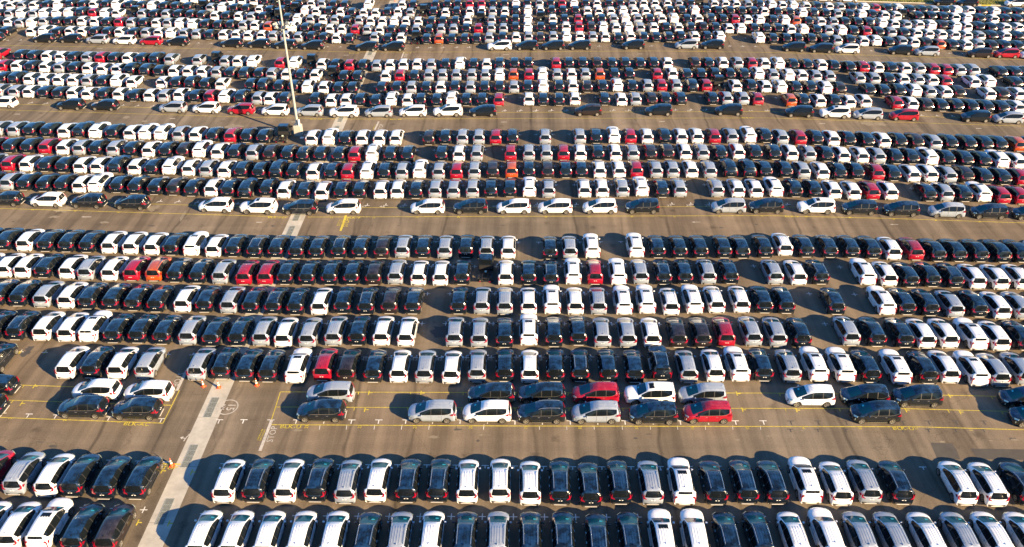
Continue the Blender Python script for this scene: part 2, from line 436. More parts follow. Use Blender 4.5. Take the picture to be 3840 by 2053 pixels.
# bay numbers in the first row behind the near side-on cars
for k in range(-3, 10):
    n = 47 - k if k >= 0 else 47 - k
    write(wl, str(n), tl(1, 1260, 590 + 251.0 * k, 238), 0.62, 0, ZT, sx=1.1)
for k in range(3):
    write(wl, str(37 - k), tl(2, 1260, 521 + 252.5 * k, 238), 0.62, 0, ZT, sx=1.1)
for t, x, y in [('8', 198, 168), ('7', 450, 175), ('2', 1688, 215), ('1', 1920, 220)]:
    write(yl, t, tl(0, 1260, x, y), 0.65, 0, ZT, sx=1.1)
# far lanes
write(wl, 'STOP', tl(1, 180, 1258, 798), 0.95, 90, ZT, sx=1.0)
strokes(wl, [tl(1, 180, 1235, 742), tl(1, 180, 1195, 825)], 0.28, ZT)
write(yl, 'JANGAN LUPA', tl(1, 180, 1190, 800), 0.26, 86, ZT)
strokes(wl, [tl(1, 180, 1488, 42), tl(1, 180, 1462, 108)], 0.25, ZT)
write(wl, 'STOP', tl(1, 180, 1510, 78), 0.85, 90, ZT)
for t, i, x, y in [('39', 2, 65, 640), ('38', 2, 225, 640), ('37', 2, 382, 638), ('36', 2, 535, 637), ('33', 2, 1000, 637), ('32', 2, 1155, 636), ('31', 2, 1305, 636), ('29', 2, 1630, 632), ('28', 2, 1780, 633), ('27', 2, 1935, 631), ('24', 2, 2400, 632), ('23', 2, 2560, 634),
                   ('9', 0, 285, 562), ('8', 0, 440, 568), ('5', 0, 1360, 592), ('4', 0, 1510, 597), ('42', 1, 2490, 640)]:
    write(wl, t, tl(i, 180, x, y), 0.7, 0, ZT, sx=1.1)
for t, i, x, y in [('39', 1, 1620, 485), ('38', 1, 1745, 485), ('37', 1, 1875, 485), ('36', 1, 2010, 483), ('35', 1, 2135, 483), ('28', 2, 870, 470), ('24', 2, 1395, 468), ('18', 2, 2185, 470), ('17', 2, 2315, 473)]:
    write(wl, t, tl(i, 0, x, y), 0.7, 0, ZT, sx=1.1)
for i, x, y, t in [(1, 605, 719, 'BLK-AE'), (1, 1405, 722, 'BLK-W'), (2, 2370, 706, 'BLK-W'), (1, 985, 55, 'BLK-AF'), (1, 1520, 53, 'BLK-X'), (2, 1910, 34, 'BLK-X')]:
    write(yl, t, tl(i, 180, x, y), 0.55, -1, ZT, sx=1.1)
for y0, i, x, y in [(180, 0, 175, 668), (180, 0, 1735, 713), (180, 1, 380, 747), (180, 1, 2495, 748), (180, 2, 1510, 743), (180, 3, 545, 762), (180, 3, 2120, 812), (0, 0, 1003, 490), (0, 0, 2315, 525), (0, 1, 908, 558), (0, 1, 2515, 552),
                    (0, 2, 1285, 545), (0, 3, 48, 558), (0, 3, 1380, 600), (460, 1, 30, 1005)]:
    arrow(wl, i, y0, x - 28, x + 28, y, 0.16, False)
arrow(wl, 0, 460, 840, 918, 951, 0.16); arrow(wl, 2, 460, 1830, 1895, 1003, 0.08); arrow(wl, 3, 460, 1250, 1310, 1027, 0.08)
structure('white_lettering', wl, [worn('faded_white', (0.46, 0.45, 0.42), (0.22, 0.20, 0.17), 0.6)]); structure('yellow_lettering', yl, [M['ymark']])

# yellow lane lines
yy = MB()
def line(y0, pts, w=0.075):
    strokes(yy, [tl(i, y0, x, y) for i, x, y in pts], w, 0.008)
line(1260, [(1, 245, 565), (1, 1200, 568), (2, 0, 572), (3, 0, 577), (3, 1760, 598), (3, 2900, 622)])
line(1260, [(1, 200, 717), (2, 0, 727), (3, 0, 731), (3, 1330, 732), (3, 2900, 775)])
line(1260, [(1, 140, 895), (2, 0, 908), (3, 0, 913), (3, 1500, 916), (3, 2900, 956)], 0.085)
line(1260, [(1, 245, 565), (1, 140, 895)])
line(1260, [(0, -400, 478), (0, 165, 495), (0, 1805, 548)]); line(1260, [(0, -400, 636), (0, 40, 647), (0, 1730, 700)])
line(1260, [(0, -400, 808), (0, 0, 822), (0, 1640, 880)], 0.085); line(1260, [(0, 1805, 548), (0, 1640, 880)])
line(460, [(0, -400, 853), (0, 0, 865), (0, 2576, 942), (1, 320, 952)], 0.085); line(460, [(1, 520, 952), (2, 0, 945), (3, 0, 938), (3, 1200, 965), (3, 2900, 1022)], 0.085)
line(460, [(0, 0, 778), (0, 1100, 808), (0, 2576, 852)]); line(460, [(1, 620, 858), (2, 0, 854), (3, 0, 845), (3, 1600, 882), (3, 2900, 925)])
line(180, [(0, -300, 617), (0, 0, 625), (1, 0, 700), (1, 1000, 718), (2, 0, 712), (3, 0, 706), (3, 1200, 745), (3, 2900, 800)])
line(180, [(0, 0, 563), (0, 1600, 605), (0, 2576, 640)], 0.09); line(180, [(1, 1400, 652), (2, 0, 650), (2, 2576, 641), (3, 1500, 690), (3, 2900, 735)], 0.09)
line(0, [(0, -300, 452), (0, 0, 458), (1, 0, 502), (1, 1000, 526), (2, 0, 525), (2, 1400, 515), (3, 0, 530), (3, 1500, 572), (3, 2900, 612)], 0.085)
for i, y0, x, y in [(1, 1260, 1033, 572), (1, 1260, 1557, 575), (1, 1260, 2085, 577), (1, 1260, 990, 730), (1, 1260, 1527, 730), (1, 1260, 2067, 733), (2, 1260, 35, 580), (2, 1260, 565, 580), (2, 1260, 1100, 582), (2, 1260, 30, 737), (2, 1260, 573, 737),
                    (2, 1260, 1115, 738), (3, 1260, 118, 588), (3, 1260, 175, 742), (3, 1260, 720, 742), (3, 1260, 1812, 752), (3, 1260, 2250, 618), (3, 1260, 2352, 768), (0, 1260, 238, 505), (0, 1260, 127, 657)]:
    p = tl(i, y0, x, y); strokes(yy, [p + Vector((0, 0.15, 0)), p - Vector((0, 0.28, 0))], 0.08, 0.0085)
for i, y0, x, y in [(0, 1260, 345, 507), (0, 1260, 215, 682), (1, 1260, 1135, 574), (1, 1260, 1660, 577), (1, 1260, 1095, 744), (2, 1260, 2262, 582), (2, 1260, 2318, 745), (3, 1260, 285, 748), (3, 1260, 1385, 748), (3, 1260, 1930, 768), (3, 1260, 1825, 605),
                    (0, 1640, 1630, 340), (0, 1640, 1385, 860), (0, 1640, 1928, 352), (0, 1640, 2213, 350), (0, 1640, 2005, 870), (0, 1640, 1698, 868), (1, 460, 1150, 148), (1, 460, 1095, 312), (1, 460, 925, 315), (1, 460, 1033, 487), (1, 460, 488, 482), (1, 460, 400, 665),
                    (1, 460, 785, 668), (1, 460, 965, 665), (1, 850, 450, 445), (1, 850, 665, 445), (1, 850, 563, 722), (1, 850, 340, 722), (1, 850, 452, 1028), (1, 850, 550, 195), (1, 850, 755, 195)]:
    p = tl(i, y0, x, y)
    strokes(yy, [p + Vector((0, 0.3, 0)), p - Vector((0, 0.3, 0))], 0.1, 0.0085); strokes(yy, [p + Vector((0.05, 0, 0)), p + Vector((0.35, 0, 0))], 0.1, 0.009)
structure('yellow_lane_lines', yy, [M['ymark']])

# patches and stains of the paving
pa = MB()
def patch(i, y0, pts, mi=0, z=0.003):
    vs = [tl(i, y0, x, y) for x, y in pts]
    pa.add([(v.x, v.y, z) for v in vs], [tuple(range(len(vs)))[::-1]], mi)
patch(3, 1640, [(2040, 115), (2900, 130), (2900, 235), (2110, 222)]); patch(3, 1640, [(1635, 55), (1850, 65), (1900, 130), (1935, 225), (1700, 210)])
def blot(i, y0, x, y, rx, ry, mi, seed):
    rnd = random.Random(seed); c = tl(i, y0, x, y); n = 18
    vs = []
    for k in range(n):
        t = 2 * math.pi * k / n; q = 0.55 + 0.6 * rnd.random()
        vs.append((c.x + math.cos(t) * rx * q, c.y + math.sin(t) * ry * q, 0.0035 + 0.0002 * seed / 50))
    pa.add(vs, [tuple(range(n))], mi)
for s_, (i, y0, x, y, rx, ry, mi) in enumerate([(0, 460, 640, 875, 1.3, 1.0, 1), (0, 460, 1840, 940, 0.25, 1.6, 1), (0, 460, 1045, 1005, 0.8, 0.35, 1), (0, 460, 550, 950, 0.8, 0.3, 1), (0, 460, 1540, 860, 0.9, 1.0, 1), (0, 180, 1270, 700, 0.7, 0.6, 1), (0, 180, 2340, 795, 1.8, 1.0, 1),
        (0, 180, 1455, 738, 0.6, 0.4, 1), (3, 180, 990, 757, 1.2, 1.0, 1), (3, 180, 1120, 765, 1.2, 1.0, 1), (0, 1260, 300, 130, 0.5, 0.6, 2), (0, 1260, 245, 182, 0.6, 0.5, 2), (0, 1260, 1080, 800, 0.8, 0.35, 1), (0, 1260, 945, 838, 0.4, 0.3, 1), (1, 850, 510, 607, 0.9, 0.3, 2),
        (1, 0, 1290, 70, 1.2, 1.4, 2), (1, 850, 1880, 1050, 1.4, 1.3, 2)]):
    blot(i, y0, x, y, rx, ry, mi, s_ * 3 + 1)
rs_ = random.Random(21)
for k in range(34):
    i = rs_.randrange(4); y0, ya, yb = rs_.choice([(1260, 940, 1120), (1260, 940, 1120), (460, 970, 1080), (180, 720, 790)])
    blot(i, y0, rs_.uniform(0, 2576), rs_.uniform(ya, yb), rs_.uniform(.12, .5), rs_.uniform(.06, .25), rs_.choice((0, 0, 0, 1)), 60 + k)
structure('paving_patches', pa, [M['patch'], M['pale'], M['dmark']])

# ---------------------------------------------------------------- far verge
kp = [tl(3, 0, 500, -15), tl(3, 0, 900, 18), tl(3, 0, 1500, 36), tl(3, 0, 2100, 58), tl(3, 0, 2576, 62), tl(3, 0, 3400, 82)]
kb = MB()
for a, b in zip(kp[:-1], kp[1:]):
    d = (b - a).normalized(); n = Vector((-d.y, d.x, 0)); Lk = (b - a).length; m = int(Lk / 1.0)
    for j in range(m):
        q0 = a + d * (Lk * j / m); q1 = a + d * (Lk * (j + 1) / m - 0.02)
        nn = n * 0.25
        vs = [q0, q1, q1 + nn, q0 + nn]
        kb.add([(v.x, v.y, 0.0) for v in vs] + [(v.x, v.y, 0.14) for v in vs], [(4, 5, 6, 7), (0, 1, 5, 4), (2, 3, 7, 6), (0, 4, 7, 3), (1, 2, 6, 5)], 1 if (tl(3, 0, 2115, 58).x < q0.x < tl(3, 0, 2260, 58).x and j % 3 != 0) else 0)
structure('verge_kerb', kb, [M['kerb'], M['ymark']])
gv = MB(); NX, NY = 60, 14
pts = []
for j in range(NY):
    for i in range(NX):
        t = i / (NX - 1) * (len(kp) - 1); k0 = min(int(t), len(kp) - 2); p = kp[k0].lerp(kp[k0 + 1], t - k0)
        dd = (j / (NY - 1)) ** 1.5 * 60 + 0.25
        pts.append((p.x + 0.02 * dd, p.y + dd, 0.12 + (0.12 * random.random() if j else 0)))
gv.add(pts, [(j * NX + i, j * NX + i + 1, (j + 1) * NX + i + 1, (j + 1) * NX + i) for j in range(NY - 1) for i in range(NX - 1)], 0, None, True)
structure('grass_verge', gv, [M['grass']])
gb = MB(); rg = random.Random(3)
for k in range(9000):
    t = rg.random() * (len(kp) - 1.001); k0 = int(t); p = kp[k0].lerp(kp[k0 + 1], t - k0)
    dd = 0.4 + rg.random() ** 1.6 * 14; h = 0.10 + 0.25 * rg.random(); an = rg.random() * 6.28; w = 0.05 + rg.random() * 0.06
    cx, cy = p.x + (rg.random() - .5) * 3, p.y + dd
    dx, dy = math.cos(an) * w, math.sin(an) * w
    gb.add([(cx - dx, cy - dy, 0.1), (cx + dx, cy + dy, 0.1), (cx + dy, cy - dx, 0.12 + h)], [(0, 1, 2)])
structure('grass_tufts', gb, [M['grass']], 'stuff')

# ---------------------------------------------------------------- cars
MPV = dict(
    st=[(2.20, .26, .25, .42, .24, .50), (2.235, .42, .41, .52, .40, .62), (2.237, .60, .59, .57, .58, .69), (2.19, .80, .78, .58, .76, .71), (2.07, .90, .87, .63, .85, .79), (1.87, .97, .94, .67, .92, .85), (1.66, 1.015, .985, .71, .95, .875),
        (1.52, 1.035, 1.01, .73, .96, .875), (1.20, 1.165, 1.14, .70, .975, .875), (.86, 1.30, 1.275, .665, .98, .875), (.53, 1.43, 1.405, .635, .99, .875), (.25, 1.555, 1.52, .605, .992, .875),
        (-.2, 1.655, 1.62, .585, 1.0, .875), (-.7, 1.675, 1.64, .58, 1.01, .875), (-1.2, 1.67, 1.635, .575, 1.03, .875), (-1.55, 1.655, 1.62, .57, 1.10, .873), (-1.85, 1.63, 1.595, .565, 1.28, .87),
        (-1.93, 1.60, 1.56, .56, 1.36, .868), (-1.955, 1.56, 1.53, .59, 1.33, .866), (-2.05, 1.27, 1.25, .665, 1.13, .862), (-2.145, .98, .97, .72, .94, .855), (-2.215, .84, .83, .66, .81, .82), (-2.237, .60, .59, .66, .58, .79), (-2.22, .40, .39, .6, .38, .76), (-2.17, .28, .27, .55, .26, .72)],
    ws=(1.52, .53), rw=(-1.955, -2.145), sw=(1.12, -1.88), axles=(1.37, -1.405), wr=.325, arch=.375, zb=.20, zmid=.52, L=4.475)
SUV = dict(
    st=[(2.34, .34, .33, .45, .32, .56), (2.385, .52, .51, .55, .50, .70), (2.392, .75, .74, .60, .72, .78), (2.34, .98, .96, .66, .92, .84), (2.18, 1.07, 1.04, .70, .99, .885), (1.85, 1.12, 1.09, .73, 1.02, .905), (1.45, 1.15, 1.12, .745, 1.03, .908),
        (1.22, 1.165, 1.14, .755, 1.03, .908), (.95, 1.31, 1.285, .72, 1.035, .908), (.68, 1.46, 1.435, .685, 1.04, .908), (.42, 1.60, 1.57, .65, 1.045, .908), (.25, 1.69, 1.655, .63, 1.05, .908),
        (-.3, 1.775, 1.74, .61, 1.06, .908), (-.8, 1.785, 1.75, .605, 1.07, .908), (-1.3, 1.775, 1.74, .595, 1.11, .908), (-1.7, 1.755, 1.72, .585, 1.22, .905), (-1.95, 1.735, 1.70, .58, 1.36, .90),
        (-2.10, 1.70, 1.66, .575, 1.42, .895), (-2.13, 1.62, 1.59, .585, 1.36, .89), (-2.20, 1.38, 1.36, .62, 1.24, .885), (-2.27, 1.22, 1.20, .68, 1.12, .88), (-2.34, .95, .94, .72, .90, .86), (-2.392, .70, .69, .70, .67, .83), (-2.38, .48, .47, .64, .45, .80), (-2.32, .34, .33, .58, .32, .76)],
    ws=(1.22, .42), rw=(-2.13, -2.20), sw=(.98, -2.0), axles=(1.43, -1.37), wr=.375, arch=.43, zb=.28, zmid=.62, L=4.785)

def stations(P, step):
    st = P['st']; out = []
    for a, b in zip(st[:-1], st[1:]):
        n = max(1, int(math.ceil(abs(a[0] - b[0]) / step)))
        for k in range(n):
            t = k / n
            out.append(tuple(a[j] * (1 - t) + b[j] * t for j in range(6)))
    out.append(st[-1])
    return out
def section(P, s):
    y, zc, ze, wt, zb_, w = s
    lo = min(P['zb'], zc - .05); zm = min(P['zmid'], zb_ - .04); z8 = min(.80, zb_ - .02)
    zlo1 = min(lo + .09, zm - .02)
    z0, z1, z2 = lo, zlo1, zm
    for ya in P['axles']:
        d = abs(y - ya)
        if d < P['arch']:
            za = P['wr'] + math.sqrt(P['arch'] ** 2 - d * d) - .01
            z0 = max(z0, za - .005); z1 = max(z1, za); z2 = max(z2, za + .02)
    z8 = max(z8, z2 + .02) if z2 + .02 < zb_ else max(z2, z8)
    e = (wt + .035, ze - .035) if ze - .035 > zb_ else (wt + .035, ze - .004)
    b4 = (w - .035, zb_); 
    mid = ((b4[0] + e[0]) / 2 + .012, (b4[1] + e[1]) / 2)
    return [(w - .11, z0), (w - .015, z1), (w, z2), (w - .004, z8), b4, mid, e, (wt - .035, ze), (wt * .5, ze + (zc - ze) * .78), (0, zc)]
def car_faces(P, step):
    """shell split by part: list of (part, quad)"""
    ss = stations(P, step); V = []; out = {}
    for s in ss:
        h = section(P, s)
        row = [(x, s[0], z) for x, z in h] + [(-x, s[0], z) for x, z in h[-2::-1]]
        V.append(row)
    n = len(V[0])
    for i in range(len(ss) - 1):
        ya, yb = ss[i][0], ss[i + 1][0]; ym = (ya + yb) / 2; zt = ss[i][1]
        for j in range(n - 1):
            jj = min(j, n - 2 - j)
            part = 'body'
            if jj >= 7 or (jj == 6 and False):
                if P['ws'][0] + 1e-4 >= ya and yb >= P['ws'][1] - 1e-4: part = 'windscreen'
                if P['rw'][0] + 1e-4 >= ya and yb >= P['rw'][1] - 1e-4 and zt > 1.1: part = 'rear_window'
            if jj in (4, 5) and P['sw'][0] >= ym >= P['sw'][1]: part = 'side_r' if j < n // 2 else 'side_l'
            out.setdefault(part, []).append([V[i][j], V[i + 1][j], V[i + 1][j + 1], V[i][j + 1]])
    return out
def shell(quads, mb, mi=0):
    idx = {}; vs = []; fs = []
    for q in quads:
        f = []
        for p in q:
            kx = (round(p[0], 4), round(p[1], 4), round(p[2], 4))
            if kx not in idx: idx[kx] = len(vs); vs.append(p)
            if not f or f[-1] != idx[kx]: f.append(idx[kx])
        if len(set(f)) >= 3: fs.append(f if f[0] != f[-1] else f[:-1])
    mb.add(vs, fs, mi, None, True)
def rear_y(P, z):
    r = [(s[1], s[0]) for s in P['st'] if s[0] < -1.99]
    for (z0, y0), (z1, y1) in zip(r[:-1], r[1:]):
        if z1 <= z <= z0: return y0 + (y1 - y0) * (z0 - z) / max(1e-5, z0 - z1)
    return r[-1][1]
def front_y(P, z):
    r = [(s[1], s[0]) for s in P['st'] if s[0] > 1.8]
    for (z0, y0), (z1, y1) in zip(r[:-1], r[1:]):
        if z0 <= z <= z1: return y0 + (y1 - y0) * (z - z0) / max(1e-5, z1 - z0)
    return r[0][1]
def wheel_mesh(r, w, side, name):
    t = MB(); rm = MB(); n = 20; s = side
    t.cyl((0, -w / 2, 0), (0, w / 2, 0), r, r, n, 0, False)
    o = []
    for rad, yv in ((r, w / 2), (r * .95, w / 2 + .012), (r * .70, w / 2 - .01), (r * .70, w / 2 - .05)):
        for k in range(n):
            a = 2 * math.pi * k / n; o.append((math.cos(a) * rad, yv, math.sin(a) * rad))
    fs = [(q * n + k, q * n + (k + 1) % n, (q + 1) * n + (k + 1) % n, (q + 1) * n + k) for q in range(3) for k in range(n)]
    t.add(o, fs, 0, None, True)
    t.add([(math.cos(2 * math.pi * k / n) * r * .95, -w / 2, math.sin(2 * math.pi * k / n) * r * .95) for k in range(n)], [tuple(range(n))], 0)
    rm.add([(math.cos(2 * math.pi * k / n) * r * .69, w / 2 - .045, math.sin(2 * math.pi * k / n) * r * .69) for k in range(n)], [tuple(range(n))], 1)
    o = []
    for rad, yv in ((r * .72, w / 2 + .003), (r * .63, w / 2 + .003), (r * .61, w / 2 - .04)):
        for k in range(n):
            a = 2 * math.pi * k / n; o.append((math.cos(a) * rad, yv, math.sin(a) * rad))
    rm.add(o, [(q * n + k, q * n + (k + 1) % n, (q + 1) * n + (k + 1) % n, (q + 1) * n + k) for q in range(2) for k in range(n)], 0)
    for k in range(5):
        for dv in (-.13, .13):
            a = 2 * math.pi * k / 5 + dv; ca, sa = math.cos(a), math.sin(a); h = .018
            rm.add([(ca * .03 - sa * -h, w / 2 - .005, sa * .03 + ca * -h), (ca * .03 - sa * h, w / 2 - .005, sa * .03 + ca * h), (ca * r * .64 - sa * h, w / 2, sa * r * .64 + ca * h), (ca * r * .64 - sa * -h, w / 2, sa * r * .64 + ca * -h)], [(0, 1, 2, 3)], 0)
    rm.add([(math.cos(2 * math.pi * k / 10) * r * .17, w / 2 + .004, math.sin(2 * math.pi * k / 10) * r * .17) for k in range(10)], [tuple(range(10))], 0)
    rot = Matrix.Rotation(R(-90) if s > 0 else R(90), 4, 'Z')
    for m in (t, rm): m.v = [tuple(rot @ Vector(v)) for v in m.v]
    return t.mesh('tyre', [M['tyre']]), rm.mesh('rim', [M['alloy'], M['trim']])
WH = {(k, s): wheel_mesh(P['wr'], .21, s, k) for k, P in (('m', MPV), ('s', SUV)) for s in (1, -1)}

def ribs(P, mb, xs, y0, y1, mi=0, hgt=.015):
    ss = stations(P, .12)
    for x in xs:
        prev = None
        for s in ss:
            if not (y0 >= s[0] >= y1): continue
            _, zc, ze, wt, _, _ = s
            ax = abs(x); a = wt * .5; m = ze + (zc - ze) * .78
            z = zc + (m - zc) * ax / a if ax < a else m + (ze - m) * (ax - a) / (wt - .035 - a)
            cur = (s[0], z)
            if prev:
                w = .020
                mb.add([(x - w, prev[0], prev[1]), (x + w, prev[0], prev[1]), (x + w, cur[0], cur[1]), (x - w, cur[0], cur[1]),
                        (x - w * .6, prev[0], prev[1] + hgt), (x + w * .6, prev[0], prev[1] + hgt), (x + w * .6, cur[0], cur[1] + hgt), (x - w * .6, cur[0], cur[1] + hgt)],
                       [(4, 7, 6, 5), (0, 3, 7, 4), (1, 5, 6, 2)], mi)
            prev = cur
def warp(mb, P):
    """round the nose and tail in plan"""
    w = P['st'][12][5]; out = []
    for x, y, z in mb.v:
        q = min(1.0, abs(x) / w) ** 2.4
        if y > .4: y -= .34 * min(1, (y - .4) / 1.8) ** 1.6 * q
        elif y < -1.3: y += .13 * min(1, (-1.3 - y) / .85) ** 1.5 * q
        out.append((x, y, z))
    mb.v = out
def parts_of(model, step):
    """all part meshes of one kind of car, colour left open (slot 0 of body and mirror)"""
    P = MPV if model == 'm' else SUV
    cf = car_faces(P, step); D = {}
    b = MB(); shell(cf['body'], b, 0)
    wi = P['st'][12][5]
    zb = P['zb']
    b.box(-wi + .19, wi - .19, -P['L'] / 2 + .10, P['L'] / 2 - .12, zb, .86, 1)
    ribs(P, b, (-.40, -.20, 0, .20, .40), .05 if model == 'm' else -.25, -1.7 if model == 'm' else -1.8)
    # roof spoiler lip
    if model == 'm': b.box(-.52, .52, -1.99, -1.90, 1.57, 1.598, 0, .01)
    else: b.box(-.55, .55, -2.20, -2.06, 1.655, 1.695, 0, .012)
    # door seams and handles
    for sx in (1, -1):
        X = sx * (wi + .004)
        for yv in (.98, .02, -.92):
            b.box(min(X, X - sx * .02), max(X, X - sx * .02), yv - .007, yv + .007, zb + .12, .93, 1)
        for yv in (.12, -.82):
            b.box(min(X + sx * .012, X - sx * .02), max(X + sx * .012, X - sx * .02), yv, yv + .2, .82, .85, 2)
        # sill and lower chrome strip
        b.box(min(X, X - sx * .06), max(X, X - sx * .06), P['axles'][1] + P['arch'] + .05, P['axles'][0] - P['arch'] - .05, zb - .015, zb + .06, 1)
        b.box(min(X + sx * .006, X), max(X + sx * .006, X), P['axles'][1] + P['arch'] + .08, P['axles'][0] - P['arch'] - .08, zb + .045, zb + .075, 2)
    # door mirrors sit on the windows' front corner; tailgate furniture
    D['body'] = (b, ['PAINT', M['trim'], M['chrome']])
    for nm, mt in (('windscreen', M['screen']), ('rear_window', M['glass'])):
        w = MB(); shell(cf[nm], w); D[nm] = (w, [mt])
    for nm, key in (('side_window', 'side_r'), ('side_window.', 'side_l')):
        w = MB(); shell(cf[key], w, 0)
        sx = 1 if key == 'side_r' else -1
        # door pillars over the glass and bright line at the sill
        ss = stations(P, .05)
        def sec(y): return section(P, min(ss, key=lambda s: abs(s[0] - y)))
        for yv in (.02, -.92):
            h = sec(yv); (xb, zb4), (xt, zt6) = h[4], h[6]
            xm, zm = h[5]
            for (xa, za, xc, zc_) in ((xb, zb4, xm, zm), (xm, zm, xt, zt6)):
                w.add([(sx * (xa + .006), yv - .04, za), (sx * (xa + .006), yv + .04, za), (sx * (xc + .006), yv + .03, zc_), (sx * (xc + .006), yv - .05, zc_)], [(0, 1, 2, 3)], 1)
        prev = None
        for s in stations(P, .15):
            if not (P['sw'][0] >= s[0] >= P['sw'][1]): continue
            h = section(P, s)[4]; cur = (sx * (h[0] + .008), s[0], h[1])
            if prev:
                w.add([(prev[0], prev[1], prev[2] - .012), (cur[0], cur[1], cur[2] - .012), (cur[0], cur[1], cur[2] + .016), (prev[0], prev[1], prev[2] + .016)], [(0, 1, 2, 3)], 2)
            prev = cur
        D[nm] = (w, [M['glass'], M['trim'], M['chrome']])
    for sx, nm in ((1, ''), (-1, '.')):
        t = MB()
        if model == 'm':
            poly = [(.695, 1.27), (.835, 1.01), (.81, .87), (.50, .84), (.58, .91), (.71, .97)]
        else:
            poly = [(.74, 1.22), (.85, 1.06), (.86, .62), (.80, .56), (.80, .98), (.70, 1.06), (.60, 1.16)]
        pts = [(sx * x, rear_y(P, z) - .022, z) for x, z in poly]
        t.slab(pts, (0, -1, 0), .035)
        X = sx * (P['st'][-5][5] + .003)
        yr = rear_y(P, 1.0)
        side = [(yr + .02, .93), (yr + .02, 1.22), (yr + .14, 1.16), (yr + .42, .99)] if model == 'm' else [(yr + .03, .80), (yr + .03, 1.20), (yr + .35, 1.10), (yr + .18, 1.0)]
        t.slab([(sx * (P['st'][14][5] - .012), a_, b_) for a_, b_ in side], (sx, 0, 0), .03)
        D['tail_light' + nm] = (t, [M['light']])
        hl = MB()
        zf = .80 if model == 'm' else .90
        hp = [(.50, zf + .05), (.80, zf + .09), (.84, zf - .02), (.60, zf - .06)]
        hl.slab([(sx * x, front_y(P, z) - (-.02 if x < .7 else .04), z) for x, z in hp], (0, 1, 0), .03)
        hl.slab([(sx * .60, front_y(P, .5) - .05, .42), (sx * .74, front_y(P, .5) - .05, .42), (sx * .76, front_y(P, .5) - .05, .60), (sx * .64, front_y(P, .5) - .05, .60)], (0, 1, 0), .03)
        D['headlight' + nm] = (hl, [M['lamp']])
        mi = MB(); ym = .93 if model == 'm' else .86; zm = 1.02 if model == 'm' else 1.08
        mi.box(min(sx * .90, sx * 1.08) + (.0), max(sx * .90, sx * 1.08), ym - .09, ym + .06, zm - .06, zm + .09, 0, .03)
        mi.box(min(sx * .84, sx * .91), max(sx * .84, sx * .91), ym - .03, ym + .03, zm - .05, zm - .01, 1)
        D['mirror' + nm] = (mi, ['PAINT', M['trim']])
        rl = MB(); prev = None
        for s in stations(P, .2):
            if not (.25 >= s[0] >= -1.75): continue
            end = (abs(s[0] - .25) < .12) or (s[0] < -1.6)
            cur = Vector((sx * (s[3] - .04), s[0], s[2] + (.02 if end else .055)))
            if prev is not None: rl.cyl(prev, cur, .022, n=6, caps=True)
            prev = cur
        D['roof_rail' + nm] = (rl, [M['chrome']])
    # rear bumper insert
    bp = MB()
    if model == 'm':
        bp.box(-.66, .66, -2.262, -2.19, .30, .42, 0, .015); bp.box(-.50, .50, -2.285, -2.20, .265, .315, 1, .01)
    else:
        bp.box(-.66, .66, -2.41, -2.30, .40, .50, 0, .015); bp.box(-.45, .45, -2.415, -2.31, .355, .40, 1, .01)
    D['rear_bumper'] = (bp, [M['trim'], M['skid']])
    gr = MB()
    zg = .62
    gr.slab([(x, front_y(P, zg) - .02, z) for x, z in ((-.50, .72), (.50, .72), (.58, .60), (.42, .38), (-.42, .38), (-.58, .60))], (0, 1, 0), .05, 0)
    for z in (.68, .58):
        gr.box(-.5, .5, front_y(P, z) + .02, front_y(P, z) + .045, z - .014, z + .014, 1)
    D['grille'] = (gr, [M['trim'], M['chrome']])
    pl = MB()
    zp = .75 if model == 'm' else .86
    yp = rear_y(P, zp) - .016
    for sx in (-1, 1): pl.box(min(sx * .05, sx * .17), max(sx * .05, sx * .17), yp, yp + .03, zp - .015, zp + .025)
    D['plate_lamp'] = (pl, [M['plate']])
    em = MB(); ze = .88 if model == 'm' else 1.06; ye = rear_y(P, ze) - .018
    for an in (90, 210, 330):
        d = (math.cos(R(an)), math.sin(R(an))); n = (-d[1], d[0])
        em.slab([(0, ye, ze), (d[0] * .035 + n[0] * .02, ye, ze + d[1] * .035 + n[1] * .02), (d[0] * .07, ye, ze + d[1] * .07), (d[0] * .035 - n[0] * .02, ye, ze + d[1] * .035 - n[1] * .02)], (0, -1, 0), .008)
    D['emblem'] = (em, [M['chrome']])
    fn = MB(); zt = 1.66 if model == 'm' else 1.77
    fn.add([(-.03, -1.62, zt - .02), (.03, -1.62, zt - .02), (.03, -1.80, zt - .03), (-.03, -1.80, zt - .03), (0, -1.80, zt + .075), (0, -1.76, zt + .075)], [(0, 1, 5), (1, 2, 4, 5), (3, 0, 5, 4), (2, 3, 4)])
    D['antenna'] = (fn, ['PAINT'])
    ar = MB()   # wiper on the rear glass
    za, zb2 = (1.12, 1.17) if model == 'm' else (1.26, 1.30)
    ar.slab([(-.02, rear_y(P, za) - .012, za), (.30, rear_y(P, zb2) - .012, zb2), (.30, rear_y(P, zb2) - .012, zb2 + .02), (-.02, rear_y(P, za) - .012, za + .03)], (0, -1, 0), .01)
    D['wiper'] = (ar, [M['trim']])
    if model == 's':
        sr = MB()
        q = [s for s in stations(P, .05) if .0 - .32 <= s[0] <= .16]
        y0, y1 = .12, -.34
        def zz(y): return min(stations(P, .02), key=lambda s: abs(s[0] - y))
        a0, a1 = zz(y0), zz(y1)
        sr.add([(-.36, y0, a0[1] - .008 + .012), (.36, y0, a0[1] - .008 + .012), (.36, y1, a1[1] + .004), (-.36, y1, a1[1] + .004), (-.38, y0 + .02, a0[1] - .03), (.38, y0 + .02, a0[1] - .03), (.38, y1 - .02, a1[1] - .03), (-.38, y1 - .02, a1[1] - .03)],
               [(0, 3, 2, 1), (0, 1, 5, 4), (1, 2, 6, 5), (2, 3, 7, 6), (3, 0, 4, 7)])
        D['sunroof'] = (sr, [M['glass']])
